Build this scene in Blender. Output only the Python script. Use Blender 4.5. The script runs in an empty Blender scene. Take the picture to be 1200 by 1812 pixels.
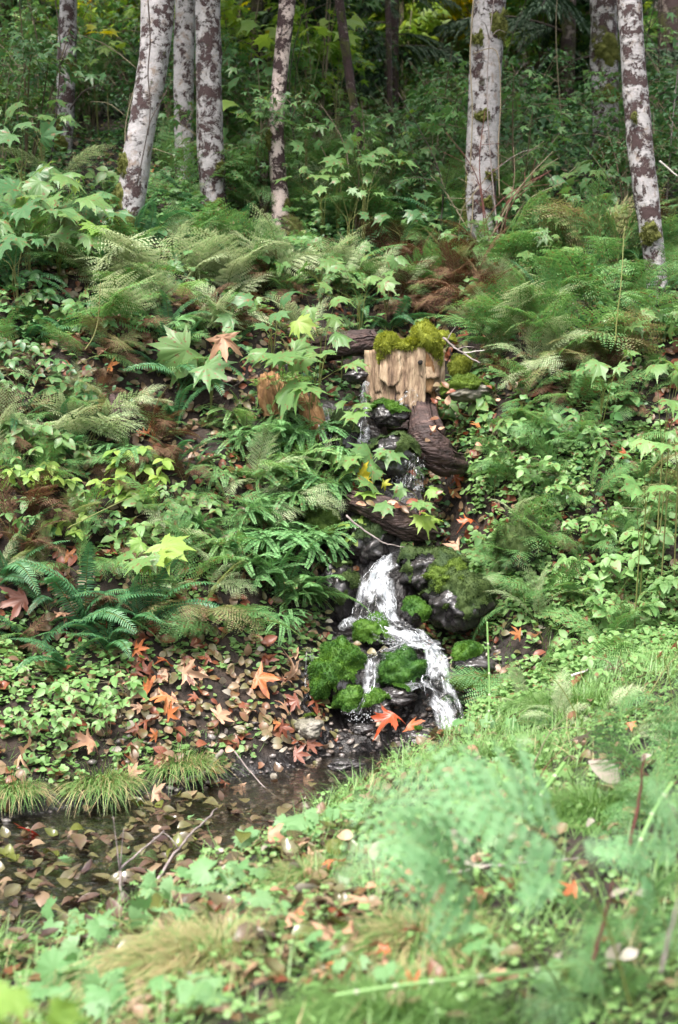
import bpy, math, random
import numpy as np
from mathutils import Vector, Matrix, Euler, noise as mn

random.seed(7); RNG = np.random.default_rng(7)
PI = math.pi; R = math.radians
SC = bpy.context.scene
COL = SC.collection

# ------------------------------------------------------------------ camera, light, exposure
CAMZ = 2.15; PITCH = R(6.0); T = .36
cam = bpy.data.cameras.new('camera'); camo = bpy.data.objects.new('camera', cam); COL.objects.link(camo)
cam.sensor_fit = 'VERTICAL'; cam.sensor_height = 36; cam.lens = 50
cam.clip_start = .05; cam.clip_end = 600
cam.dof.use_dof = True; cam.dof.focus_distance = 8.3; cam.dof.aperture_fstop = 2.6
camo.location = (0, 0, CAMZ); camo.rotation_euler = (PI/2 - PITCH, 0, 0)
SC.camera = camo

world = bpy.data.worlds.new('World'); SC.world = world; world.use_nodes = True
wn = world.node_tree.nodes; wl = world.node_tree.links; wn.clear()
SUN_EL, SUN_AZ = R(62), R(205)          # azimuth measured clockwise from +Y (north)
sky = wn.new('ShaderNodeTexSky'); sky.sky_type = 'NISHITA'; sky.sun_disc = False
sky.sun_elevation = SUN_EL; sky.sun_rotation = SUN_AZ
sky.air_density = 1.0; sky.dust_density = 6.0; sky.ozone_density = .6
bgn = wn.new('ShaderNodeBackground'); bgn.inputs['Strength'].default_value = .125
wo = wn.new('ShaderNodeOutputWorld')
hsw = wn.new('ShaderNodeHueSaturation'); hsw.inputs['Saturation'].default_value = .45   # overcast: nearly white sky
wl.new(sky.outputs[0], hsw.inputs['Color']); wl.new(hsw.outputs[0], bgn.inputs[0]); wl.new(bgn.outputs[0], wo.inputs[0])
sun = bpy.data.lights.new('sun', 'SUN'); suno = bpy.data.objects.new('sun', sun); COL.objects.link(suno)
sun.energy = 1.5; sun.angle = R(14); sun.color = (1, .96, .9)
suno.rotation_euler = Euler((PI/2 - SUN_EL, 0, PI - SUN_AZ + 0), 'XYZ')
SC.view_settings.view_transform = 'Standard'; SC.view_settings.look = 'None'
SC.view_settings.gamma = 1; SC.view_settings.use_curve_mapping = False
SC.view_settings.exposure = 2.0
SC.render.engine = 'CYCLES'
SC.cycles.max_bounces = 7; SC.cycles.diffuse_bounces = 3; SC.cycles.glossy_bounces = 3
SC.cycles.transmission_bounces = 4; SC.cycles.transparent_max_bounces = 10
SC.cycles.caustics_reflective = False; SC.cycles.caustics_refractive = False
SC.cycles.use_denoising = True

# ------------------------------------------------------------------ numeric helpers
_L = np.random.default_rng(3).random((256, 256))
def vnoise(x, y):
    x = np.asarray(x, float); y = np.asarray(y, float)
    xi = np.floor(x).astype(int); yi = np.floor(y).astype(int)
    fx = x - xi; fy = y - yi; fx = fx*fx*(3-2*fx); fy = fy*fy*(3-2*fy)
    a = _L[xi & 255, yi & 255]; b = _L[(xi+1) & 255, yi & 255]
    c = _L[xi & 255, (yi+1) & 255]; d = _L[(xi+1) & 255, (yi+1) & 255]
    return (a*(1-fx)+b*fx)*(1-fy) + (c*(1-fx)+d*fx)*fy - .5
def fbm(x, y, o=4):
    s = 0; a = 1.
    for i in range(o):
        s = s + a*vnoise(x*2**i + 17.3*i, y*2**i + 5.7*i); a *= .5
    return s
def smooth(a, b, v):
    t = np.clip((v-a)/(b-a), 0, 1); return t*t*(3-2*t)

FARX = [-12, -6, -1.57, -1.1, -.36, -.02, .3, .7, .85, 1.1, 3, 9]; FARY = [3.4, 4.9, 6.6, 6.9, 7.38, 7.72, 7.95, 8.0, 7.75, 7.5, 7.2, 6.6]
NEARX = [-12, -6, -1.25, -.68, -.3, .05, .49, .8, 1.1, 1.5, 4]; NEARY = [1.3, 3.1, 4.85, 5.35, 6.0, 6.6, 7.5, 7.9, 8.7, 9.6, 11]
HS = [0, .15, .6, 1.4, 1.9, 2.9, 4.7, 7.4, 13, 23, 60, 300]; HZ = [0, .12, .40, 1.0, 1.45, 2.3, 3.08, 4.0, 5.5, 8, 13, 30]
NS = [0, .1, .5, 1.5, 3, 5, 12, 60]; NZ = [0, .08, .24, .45, .65, .75, .9, 1.2]

def ray(px, py):
    dx = (np.asarray(px, float)-600)/906*T; dz = (906-np.asarray(py, float))/906*T
    c, s = math.cos(PITCH), math.sin(PITCH)
    return np.stack([dx, c + s*dz, -s + c*dz], -1)
def at(px, py, y):
    d = ray(px, py); k = np.asarray(y)/d[..., 1]; p = d*k[..., None]; p[..., 2] += CAMZ; return p
def pix(p):
    p = np.asarray(p, float); x, y, z = p[..., 0], p[..., 1], p[..., 2]-CAMZ
    c, s = math.cos(PITCH), math.sin(PITCH)
    f = np.maximum(c*y - s*z, .01); u = s*y + c*z
    return np.stack([600 + x/f*906/T, 906 - u/f*906/T], -1)
def ppm(y): return 906/T/y       # photo pixels per metre at depth y

CH = [(565, 690, 9.75, .16), (640, 700, 9.7, .16), (575, 790, 9.3, .14), (645, 790, 9.2, .14), (700, 850, 9.0, .2), (690, 930, 8.85, .16), (690, 985, 8.75, .16), (668, 1040, 8.6, .18),
      (655, 1095, 8.5, .2), (700, 1140, 8.3, .2), (770, 1190, 8.13, .16), (780, 1240, 8.0, .16), (790, 1300, 7.85, .16), (655, 1200, 8.1, .12), (640, 1270, 7.9, .12)]
CHP = np.array([list(at(a, b, c)) + [w] for a, b, c, w in CH]); CHP[:, 2] = np.maximum(CHP[:, 2]-.07, -.06)
CHS = [(0, 2), (1, 3), (2, 4), (3, 4), (4, 5), (5, 6), (6, 7), (7, 8), (8, 9), (9, 10), (10, 11), (11, 12), (9, 13), (13, 14)]

DENTS = [(-1.72, 7.75, .26, .38), (-1.35, 8.45, .22, .30), (.93, 8.72, .2, .30), (-1.05, 9.5, .3, .25), (-1.9, 9.9, .35, .35), (.9, 10.3, .3, .25)]
def H(x, y):
    x = np.asarray(x, float); y = np.asarray(y, float)
    wob = .12*vnoise(x*2.1, y*2.1)
    s = y - np.interp(x, FARX, FARY) + wob; n = np.interp(x, NEARX, NEARY) - y + wob
    hz = np.interp(s, HS, HZ)*(s > 0); nz = np.interp(n, NS, NZ)*(n > 0)
    bed = -.09*np.clip(np.minimum(-s, -n)*4, 0, 1)*((s < 0) & (n < 0))
    z = np.where((s > 0) | (n > 0), np.maximum(hz, nz), bed)
    rel = smooth(0, .5, np.maximum(s, n))
    steep = smooth(.2, 1.2, s)*(1-smooth(3.2, 5, s))
    z = z + rel*(.05*fbm(x*2.2, y*2.2) + steep*.34*fbm(x*1.3+9, y*1.1, 4)) + smooth(5, 12, s)*.5*fbm(x*.35, y*.35, 4)
    z = z + smooth(4, 20, s)*.04*np.abs(x)
    for dx, dy, dr, dd in DENTS: z = z - dd*np.exp(-((x-dx)**2+((y-dy)*1.2)**2)/dr**2)
    best = np.full(np.shape(z), 9.); cz = np.zeros(np.shape(z)); cw = np.ones(np.shape(z))
    for i, j in CHS:
        a = CHP[i]; b = CHP[j]; d = b[:2]-a[:2]; L2 = max(d@d, 1e-6)
        t = np.clip(((x-a[0])*d[0] + (y-a[1])*d[1])/L2, 0, 1)
        w = a[3]+(b[3]-a[3])*t
        q = np.hypot(x-a[0]-t*d[0], (y-a[1]-t*d[1])*1.3)/w
        m = q < best; best = np.where(m, q, best); cz = np.where(m, a[2]+(b[2]-a[2])*t, cz)
    k = 1-smooth(.75, 1.7, best)
    return z*(1-k) + cz*k

_YS = np.concatenate([np.arange(1.2, 16, .02), np.arange(16, 70, .15)])
def hit(px, py):
    px = np.atleast_1d(px).astype(float); py = np.atleast_1d(py).astype(float)
    out = np.zeros((len(px), 3))
    for c0 in range(0, len(px), 400):
        d = ray(px[c0:c0+400], py[c0:c0+400]); k = _YS[None, :]/d[:, 1:2]
        X = d[:, :1]*k; Z = d[:, 2:]*k + CAMZ; Y = np.broadcast_to(_YS, X.shape)
        below = Z < H(X, Y); idx = np.where(below.any(1), below.argmax(1), len(_YS)-1)
        r = np.arange(len(idx)); out[c0:c0+400] = np.stack([X[r, idx], Y[r, idx], Z[r, idx]], 1)
    out[:, 2] = H(out[:, 0], out[:, 1]); return out
def g1(px, py): return hit([px], [py])[0]
def normal(p, e=.06):
    x, y = p[..., 0], p[..., 1]
    n = np.stack([-(H(x+e, y)-H(x-e, y))/(2*e), -(H(x, y+e)-H(x, y-e))/(2*e), np.ones(np.shape(x))], -1)
    return n/np.linalg.norm(n, axis=-1, keepdims=True)

# ------------------------------------------------------------------ mesh building
class Geo:
    def __init__(s): s.V = []; s.F = []; s.C = []; s.n = 0; s.U = []
    def add(s, V, F, c=.5, m=0, uv=None):
        V = np.asarray(V, np.float32).reshape(-1, 3)
        s.V.append(V); s.C.append(np.broadcast_to(np.asarray(c, np.float32), (len(V),)))
        s.U.append(np.zeros((len(V), 3), np.float32) if uv is None else np.asarray(uv, np.float32))
        for f in (F if isinstance(F, list) and len(F) and isinstance(F[0], np.ndarray) else [np.asarray(F)]):
            if len(f): s.F.append((f.astype(np.int64)+s.n, m))
        s.n += len(V); return s
    def inst(s, tpl, M, P, c=.5, m=0):
        V, Fs = tpl; n = len(P)
        if not n: return s
        W = np.einsum('nij,kj->nki', M, V) + np.asarray(P)[:, None, :]
        cc = np.repeat(np.broadcast_to(np.asarray(c, float), (n,)), len(V))
        off = (np.arange(n)*len(V))[:, None, None]
        return s.add(W.reshape(-1, 3), [(f[None]+off).reshape(-1, f.shape[1]) for f in Fs], cc, m)
    def tpl(s):
        fs = {}
        for f, m in s.F: fs.setdefault(f.shape[1], []).append(f)
        return np.concatenate(s.V), [np.concatenate(v) for v in fs.values()]
    def mesh(s, name, mats, smooth_=False):
        me = bpy.data.meshes.new(name); V = np.concatenate(s.V)
        me.vertices.add(len(V)); me.vertices.foreach_set('co', V.ravel())
        li = np.concatenate([f.ravel() for f, m in s.F]); sz = np.concatenate([np.full(len(f), f.shape[1]) for f, m in s.F])
        mi = np.concatenate([np.full(len(f), m) for f, m in s.F])
        me.loops.add(len(li)); me.loops.foreach_set('vertex_index', li)
        me.polygons.add(len(sz)); me.polygons.foreach_set('loop_start', np.concatenate([[0], np.cumsum(sz)[:-1]]))
        me.polygons.foreach_set('loop_total', sz); me.polygons.foreach_set('material_index', mi)
        if smooth_: me.polygons.foreach_set('use_smooth', np.ones(len(sz), bool))
        a = me.attributes.new('rnd', 'FLOAT', 'POINT'); a.data.foreach_set('value', np.concatenate(s.C))
        U = np.concatenate(s.U)
        if U.any(): u = me.attributes.new('flow', 'FLOAT_VECTOR', 'POINT'); u.data.foreach_set('vector', U.ravel())
        me.update(calc_edges=True)
        for m in (mats if isinstance(mats, (list, tuple)) else [mats]): me.materials.append(m)
        return me
def link(name, me, parent=None, loc=None, rot=None, scale=None):
    o = bpy.data.objects.new(name, me); COL.objects.link(o)
    if parent is not None: o.parent = parent
    if loc is not None: o.location = [float(v) for v in loc]
    if rot is not None: o.rotation_euler = rot
    if scale is not None: o.scale = (scale,)*3 if not isinstance(scale, (tuple, list)) else scale
    return o
def tag(o, label=None, cat=None, group=None, kind=None):
    if label: o['label'] = label
    if cat: o['category'] = cat
    if group: o['group'] = group
    if kind: o['kind'] = kind
    return o
AUTO = []       # (object, phrase, point used to tell which landmark it stands by)
def thing(name, phrase, cat, group, loc, auto=True, ref=None):
    o = link(name, None, loc=loc); o.empty_display_size = .1
    tag(o, phrase, cat, group)
    if auto: AUTO.append((o, phrase, ref if ref is not None else loc))
    return o
def basis(D, U, s=1.):
    D = D/np.linalg.norm(D, axis=-1, keepdims=True)
    X = np.cross(D, U); X /= np.maximum(np.linalg.norm(X, axis=-1, keepdims=True), 1e-6)
    N = np.cross(X, D)
    s = np.asarray(s, float)
    if s.ndim == 1: s = s[:, None, None]
    return np.stack([X, D, N], -1)*s
def curve(pts, n=24):
    P = np.asarray(pts, float); k = len(P); t = np.linspace(0, k-1, n); i = np.clip(t.astype(int), 0, k-2); f = (t-i)[:, None]
    a = P[np.maximum(i-1, 0)]; b = P[i]; c = P[i+1]; d = P[np.minimum(i+2, k-1)]
    return .5*((2*b)+(-a+c)*f+(2*a-5*b+4*c-d)*f*f+(-a+3*b-3*c+d)*f**3)
def tube(g, P, rad, k=6, c=.5, m=0, cap=True, rough=0, seed=0):
    P = np.asarray(P, float); n = len(P); rad = np.broadcast_to(np.asarray(rad, float), (n,))
    Tn = np.gradient(P, axis=0); Tn /= np.linalg.norm(Tn, axis=1, keepdims=True)+1e-9
    up = np.array([.31, .94, .1]) if abs(Tn[0][2]) > .7 else np.array([0, 0, 1.])
    X = np.cross(Tn, up); X /= np.linalg.norm(X, axis=1, keepdims=True); Y = np.cross(Tn, X)
    a = np.linspace(0, 2*PI, k, endpoint=False)
    rr = rad[:, None]*np.ones(k)[None]
    if rough: rr = rr*(1+rough*fbm(np.cos(a)[None]*1.5+seed+P[:, 2:3]*3, np.sin(a)[None]*1.5+P[:, 2:3]*4+seed*3))
    V = P[:, None]+rr[..., None]*(np.cos(a)[None, :, None]*X[:, None]+np.sin(a)[None, :, None]*Y[:, None])
    V = V.reshape(-1, 3); i, j = np.meshgrid(np.arange(n-1), np.arange(k), indexing='ij'); j2 = (j+1) % k
    F = [np.stack([i*k+j, i*k+j2, (i+1)*k+j2, (i+1)*k+j], -1).reshape(-1, 4)]
    if cap:
        V = np.vstack([V, P[-1:], P[:1]]); jj = np.arange(k); e = (n-1)*k
        F.append(np.concatenate([np.stack([e+jj, e+(jj+1) % k, np.full(k, n*k)], -1), np.stack([(jj+1) % k, jj, np.full(k, n*k+1)], -1)]))
    return g.add(V, F, c, m)

# ------------------------------------------------------------------ materials
def mat(name):
    m = bpy.data.materials.new(name); m.use_nodes = True; nt = m.node_tree; nt.nodes.clear()
    N = lambda t, **k: _node(nt, t, k)
    return m, nt, N, nt.links.new
def _node(nt, t, k):
    n = nt.nodes.new('ShaderNode'+t)
    for a, v in k.items():
        if a.startswith('i_'): n.inputs[a[2:].replace('_', ' ')].default_value = v
        else: setattr(n, a, v)
    return n
def ramp(N, cols, interp='LINEAR'):
    r = N('ValToRGB'); e = r.color_ramp.elements; r.color_ramp.interpolation = interp
    while len(e) < len(cols): e.new(.5)
    for q, (p, c) in zip(e, cols): q.position = p; q.color = (*c, 1)
    return r
def even(cols): return [(i/(len(cols)-1), c) for i, c in enumerate(cols)]
def leaf_mat(name, cols, rough=.42, trans=.3, spot=None, spots=.0, spec=.5, scale=60):
    m, nt, N, L = mat(name)
    at_ = N('Attribute', attribute_name='rnd'); oi = N('ObjectInfo')
    mx = N('Math', operation='ADD'); L(at_.outputs['Fac'], mx.inputs[0]); L(oi.outputs['Random'], mx.inputs[1])
    fr = N('Math', operation='PINGPONG'); fr.inputs[1].default_value = 1.; L(mx.outputs[0], fr.inputs[0])
    geo = N('NewGeometry'); nz = N('TexNoise', i_Scale=scale, i_Detail=3.); L(geo.outputs['Position'], nz.inputs['Vector'])
    nm = N('Math', operation='MULTIPLY_ADD'); nm.inputs[1].default_value = .35; nm.inputs[2].default_value = -.175
    L(nz.outputs['Fac'], nm.inputs[0]); ad = N('Math', operation='ADD', use_clamp=True); L(fr.outputs[0], ad.inputs[0]); L(nm.outputs[0], ad.inputs[1])
    rp = ramp(N, even(cols)); L(ad.outputs[0], rp.inputs[0]); colr = rp.outputs[0]
    if spot:
        n2 = N('TexNoise', i_Scale=scale*.6, i_Detail=4.); L(geo.outputs['Position'], n2.inputs['Vector'])
        r2 = ramp(N, [(0.60-spots*.2, (0, 0, 0)), (.66-spots*.2, (1, 1, 1))]); L(n2.outputs['Fac'], r2.inputs[0])
        mc = N('Mix', data_type='RGBA'); L(r2.outputs[0], mc.inputs[0]); L(colr, mc.inputs[6]); mc.inputs[7].default_value = (*spot, 1); colr = mc.outputs[2]
    pb = N('BsdfPrincipled', i_Roughness=rough); pb.inputs['Specular IOR Level'].default_value = spec
    tr = N('BsdfTranslucent'); ms = N('MixShader'); ms.inputs[0].default_value = trans
    hs = N('HueSaturation', i_Saturation=1.15, i_Value=1.5); hs.inputs['Hue'].default_value = .485
    L(colr, pb.inputs['Base Color']); L(colr, hs.inputs['Color']); L(hs.outputs[0], tr.inputs['Color'])
    L(pb.outputs[0], ms.inputs[1]); L(tr.outputs[0], ms.inputs[2])
    o = N('OutputMaterial'); L(ms.outputs[0], o.inputs[0]); return m
M = {}
M['sword'] = leaf_mat('sword_fern_green', [(.03, .10, .05), (.05, .15, .065), (.08, .20, .08)], .38, .25)
M['lady'] = leaf_mat('lady_fern_green', [(.05, .145, .045), (.085, .20, .062), (.14, .26, .09)], .5, .35, spot=(.16, .10, .04), spots=.05)
M['yellow'] = leaf_mat('fading_fern', [(.085, .16, .05), (.13, .20, .065), (.20, .22, .09), (.17, .13, .07)], .6, .35)
M['pale'] = leaf_mat('pale_fern', [(.16, .27, .12), (.25, .34, .17), (.37, .41, .25)], .6, .35)
M['brown'] = leaf_mat('dead_fern', [(.03, .016, .010), (.075, .036, .018), (.15, .085, .045)], .8, .2)
M['maiden'] = leaf_mat('maidenhair_green', [(.075, .20, .07), (.12, .28, .10), (.20, .36, .15)], .65, .35, spec=.3)
M['maple'] = leaf_mat('soft_lobed_green', [(0.056, 0.136, 0.044), (0.090, 0.184, 0.056), (0.136, 0.233, 0.072)], .45, .35, spot=(.16, .10, .04), spots=.05)
M['maple_blue'] = leaf_mat('cool_lobed_green', [(0.040, 0.107, 0.044), (0.056, 0.141, 0.052), (0.096, 0.184, 0.060)], .42, .3, spot=(.16, .10, .04), spots=.05)
M['lime'] = leaf_mat('lime_leaf', [(.11, .23, .045), (.17, .30, .06), (.27, .37, .08)], .5, .45)
M['yleaf'] = leaf_mat('yellow_leaf', [(.24, .34, .04), (.42, .44, .05), (.60, .48, .04)], .5, .45)
M['herb'] = leaf_mat('herb_green', [(.07, .17, .045), (.12, .245, .07), (.19, .32, .11)], .5, .35, spot=(.16, .10, .04), spots=.05)
M['herb_front'] = leaf_mat('front_herb_green', [(.07, .18, .06), (.11, .24, .085), (.17, .30, .13)], .5, .4)
M['dark'] = leaf_mat('understory_green', [(.022, .07, .026), (.04, .11, .038), (.065, .155, .045)], .42, .3)
M['cedar'] = leaf_mat('cedar_green', [(0.017, 0.044, 0.022), (0.028, 0.063, 0.030), (0.040, 0.078, 0.034)], .6, .15)
M['grass'] = leaf_mat('grass_green', [(.05, .125, .028), (.095, .20, .05), (.17, .28, .09)], .45, .3, scale=8)
M['straw'] = leaf_mat('straw_grass', [(0.136, 0.213, 0.048), (0.300, 0.280, 0.130), (0.420, 0.330, 0.180)], .6, .3, scale=14)
M['litter'] = leaf_mat('alder_litter', [(.02, .013, .010), (.05, .032, .024), (.10, .06, .035), (.20, .13, .08), (.10, .10, .04), (.13, .05, .022)], .45, .12, scale=30)
M['wetlitter'] = leaf_mat('wet_litter', [(.02, .012, .011), (.045, .026, .02), (.09, .055, .038), (.10, .095, .04), (.04, .022, .02)], .25, .1, scale=30)
M['wetolive'] = leaf_mat('wet_olive_leaf', [(.05, .06, .014), (.10, .11, .025)], .25, .12, scale=30)
M['wettan'] = leaf_mat('wet_tan_leaf', [(.12, .07, .045), (.22, .16, .10)], .3, .12, scale=30)
M['tanleaf'] = leaf_mat('tan_maple_leaf', [(.27, .14, .085), (.36, .20, .12), (.42, .27, .18)], .55, .2, scale=20, spot=(.12, .05, .03), spots=.25)
M['orangeleaf'] = leaf_mat('orange_maple_leaf', [(.24, .06, .022), (.35, .10, .035), (.40, .17, .06)], .5, .25, spot=(0.250, 0.080, 0.030), spots=.2, scale=20)
M['redleaf'] = leaf_mat('red_maple_leaf', [(.22, .03, .016), (.32, .055, .022), (.38, .10, .03)], .35, .25, scale=20, spot=(.12, .05, .03), spots=.25)
M['rustleaf'] = leaf_mat('rust_maple_leaf', [(0.080, 0.022, 0.015), (0.140, 0.040, 0.020), (0.180, 0.060, 0.030)], .45, .15, scale=20)
M['whiteleaf'] = leaf_mat('bleached_leaf', [(.17, .145, .11), (.24, .21, .165), (.31, .28, .235)], .6, .2, scale=20)
M['moss'] = leaf_mat('bright_moss', [(.03, .06, .008), (.06, .11, .010), (.10, .16, .014)], .8, .3, scale=25)
M['moss_dark'] = leaf_mat('dark_moss', [(.010, .022, .006), (.02, .045, .008), (.045, .075, .012)], .8, .2, scale=25)
M['moss_wet'] = leaf_mat('wet_green_moss', [(.008, .035, .005), (.018, .075, .006), (.04, .12, .008), (.07, .16, .010)], .7, .3, scale=25)
M['moss_yellow'] = leaf_mat('yellow_moss', [(.07, .10, .010), (.15, .18, .014), (.26, .29, .03)], .8, .3, scale=25)
M['bark_moss'] = leaf_mat('bark_moss', [(0.045, 0.049, 0.008), (0.075, 0.085, 0.012), (0.110, 0.120, 0.020)], .85, .15, scale=25)

def solid_mat(name, cols, scale=8, stretch=(1, 1, 1), rough=.8, bump=.4, detail=8, spec=.4, bscale=None, dist=.02, obj=True):
    m, nt, N, L = mat(name); tc = N('TexCoord'); mp = N('Mapping'); mp.inputs['Scale'].default_value = stretch
    L(tc.outputs['Object'], mp.inputs[0]); nz = N('TexNoise', i_Scale=scale, i_Detail=float(detail), i_Roughness=.65); L(mp.outputs[0], nz.inputs['Vector'])
    rp = ramp(N, cols); L(nz.outputs['Fac'], rp.inputs[0]); pb = N('BsdfPrincipled', i_Roughness=rough); pb.inputs['Specular IOR Level'].default_value = spec
    L(rp.outputs[0], pb.inputs['Base Color'])
    n2 = N('TexNoise', i_Scale=bscale or scale*3, i_Detail=6.); L(mp.outputs[0], n2.inputs['Vector'])
    b = N('Bump', i_Strength=bump, i_Distance=dist); L(n2.outputs['Fac'], b.inputs['Height']); L(b.outputs[0], pb.inputs['Normal'])
    o = N('OutputMaterial'); L(pb.outputs[0], o.inputs[0]); return m
M['soil'] = solid_mat('forest_soil', [(.3, (.005, .004, .003)), (.45, (.012, .008, .006)), (.6, (.027, .017, .012)), (.75, (.05, .035, .025))], 9, bump=1, rough=.85, dist=.03)
M['rock'] = solid_mat('wet_rock', [(.35, (.012, .011, .012)), (.6, (.045, .04, .04)), (.8, (.10, .09, .085))], 6, rough=.25, bump=.8, spec=.6)
M['dryrock'] = solid_mat('mossy_stone', [(.3, (.06, .055, .035)), (.5, (.14, .13, .10)), (.62, (.24, .22, .19)), (.75, (.10, .13, .04))], 7, rough=.75, bump=.7)
M['pebble'] = leaf_mat('stream_pebble', [(0.050, 0.045, 0.050), (0.120, 0.100, 0.090), (0.200, 0.180, 0.170), (0.100, 0.070, 0.050)], .3, 0, scale=20)
M['twig'] = solid_mat('grey_twig', [(.35, (.10, .08, .075)), (.6, (.24, .20, .19)), (.8, (.34, .31, .29))], 20, (1, 1, 1), bump=.3, dist=.003)
M['redtwig'] = solid_mat('red_brown_twig', [(.35, (.06, .022, .018)), (.6, (.12, .04, .03)), (.8, (.18, .08, .06))], 20, bump=.3, dist=.003)
M['darktwig'] = solid_mat('dark_twig', [(.35, (.02, .014, .012)), (.7, (.07, .05, .04))], 20, bump=.3, dist=.003)
M['whitetwig'] = solid_mat('bleached_twig', [(.35, (.30, .27, .25)), (.7, (.50, .46, .43))], 20, bump=.3, dist=.003)
M['stem'] = leaf_mat('green_stem', [(0.090, 0.136, 0.024), (0.147, 0.175, 0.040), (0.170, 0.160, 0.060)], .6, .1)
M['cane'] = leaf_mat('woody_cane', [(0.070, 0.050, 0.030), (0.140, 0.100, 0.060), (0.200, 0.170, 0.110)], .7, 0)
M['horsetail'] = leaf_mat('horsetail_green', [(.10, .22, .05), (.15, .27, .08)], .5, .1)
M['node'] = leaf_mat('horsetail_joint', [(.26, .30, .2), (.36, .38, .26)], .6, .1)
M['rotwood'] = solid_mat('pale_rotten_wood', [(.30, (.05, .03, .018)), (.43, (.17, .11, .07)), (.58, (.33, .24, .155)), (.72, (.44, .37, .28))], 5, (5, 5, .8), bump=1, dist=.02, rough=.8)
M['darkwood'] = solid_mat('dark_rotten_wood', [(.3, (.012, .007, .007)), (.5, (.04, .022, .02)), (.7, (.10, .06, .052)), (.8, (.17, .12, .10))], 5, (1.2, 5, 5), bump=1, dist=.02, rough=.6)
M['orangewood'] = solid_mat('orange_rotten_wood', [(.3, (.07, .03, .012)), (.5, (.20, .10, .04)), (.7, (.32, .2, .10))], 5, (4, 4, 1), bump=1, dist=.02, rough=.8)

_nt = M['soil'].node_tree; _pb = [n for n in _nt.nodes if n.type == 'BSDF_PRINCIPLED'][0]; _old = _pb.inputs['Base Color'].links[0].from_socket
_at = _nt.nodes.new('ShaderNodeAttribute'); _at.attribute_name = 'rnd'; _mx = _nt.nodes.new('ShaderNodeMix'); _mx.data_type = 'RGBA'; _mx.inputs[7].default_value = (.012, .010, .010, 1)
_nt.links.new(_at.outputs['Fac'], _mx.inputs[0]); _nt.links.new(_old, _mx.inputs[6]); _nt.links.new(_mx.outputs[2], _pb.inputs['Base Color'])
_mr = _nt.nodes.new('ShaderNodeMapRange'); _mr.inputs[3].default_value = .9; _mr.inputs[4].default_value = .3; _nt.links.new(_at.outputs['Fac'], _mr.inputs[0]); _nt.links.new(_mr.outputs[0], _pb.inputs['Roughness'])
def bark_mat(name, dark, moss, pale=(.27, .258, .262), warm=.0):
    """pale alder bark with purple-brown liverwort patches, horizontal marks and moss"""
    m, nt, N, L = mat(name); tc = N('TexCoord'); oi = N('ObjectInfo')
    va = N('VectorMath', operation='ADD'); L(tc.outputs['Object'], va.inputs[0]); sc = N('VectorMath', operation='SCALE'); sc.inputs['Scale'].default_value = 37.
    L(oi.outputs['Random'], sc.inputs[0]); L(sc.outputs[0], va.inputs[1])
    def noise(s, st, det=8, rgh=.6, dis=0.):
        mp = N('Mapping'); mp.inputs['Scale'].default_value = st; L(va.outputs[0], mp.inputs[0])
        n = N('TexNoise', i_Scale=s, i_Detail=float(det), i_Roughness=rgh, i_Distortion=dis); L(mp.outputs[0], n.inputs['Vector']); return n.outputs['Fac']
    base = ramp(N, [(.25, tuple(c*.55 for c in pale)), (.45, pale), (.6, (pale[0]*1.35, pale[1]*1.33, pale[2]*1.33)), (.75, (pale[0]*.8, pale[1]*.72, pale[2]*.66))])
    L(noise(13, (1, 1, 1.2), 10, .8), base.inputs[0]); colr = base.outputs[0]
    def over(colr, fac, lo, hi, c):
        r = ramp(N, [(lo, (0, 0, 0)), (hi, (1, 1, 1))]); L(fac, r.inputs[0]); x = N('Mix', data_type='RGBA'); L(r.outputs[0], x.inputs[0]); L(colr, x.inputs[6]); x.inputs[7].default_value = (*c, 1); return x.outputs[2], r.outputs[0]
    colr, _ = over(colr, noise(18, (.6, .6, 4), 8, .8, .2), .58, .66, (.10, .07, .065))          # horizontal lenticels
    colr, _ = over(colr, noise(12, (1, 1, .9), 8, .75, .4), .53, .64, (.20, .15, .12))
    colr, k = over(colr, noise(7.5, (1, 1, 1.0), 10, .78, .25), .62-dark*.22, .645-dark*.22, (.035, .016, .016))
    colr, k2 = over(colr, noise(5, (1, 1, 1.1), 10, .78, .6), .70-moss*.26, .76-moss*.26, (.06, .06, .012))
    pb = N('BsdfPrincipled', i_Roughness=.8); L(colr, pb.inputs['Base Color'])
    ht = N('Math', operation='ADD'); L(k, ht.inputs[0]); L(noise(30, (.6, .6, 2), 8, .7), ht.inputs[1])
    h2 = N('Math', operation='ADD'); L(k2, h2.inputs[0]); L(ht.outputs[0], h2.inputs[1])
    b = N('Bump', i_Strength=.9, i_Distance=.012); L(h2.outputs[0], b.inputs['Height']); L(b.outputs[0], pb.inputs['Normal'])
    o = N('OutputMaterial'); L(pb.outputs[0], o.inputs[0]); return m
M['bark_a'] = bark_mat('alder_bark_pale', .42, .42)
M['bark_b'] = bark_mat('alder_bark_patchy', .56, .35)
M['bark_c'] = bark_mat('alder_bark_mossy', .60, .62)
M['bark_r'] = bark_mat('alder_bark_reddish', .55, .3, (.44, .36, .33))
M['bark_dim'] = bark_mat('alder_bark_brown', .8, .8, (.2, .16, .14))

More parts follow.
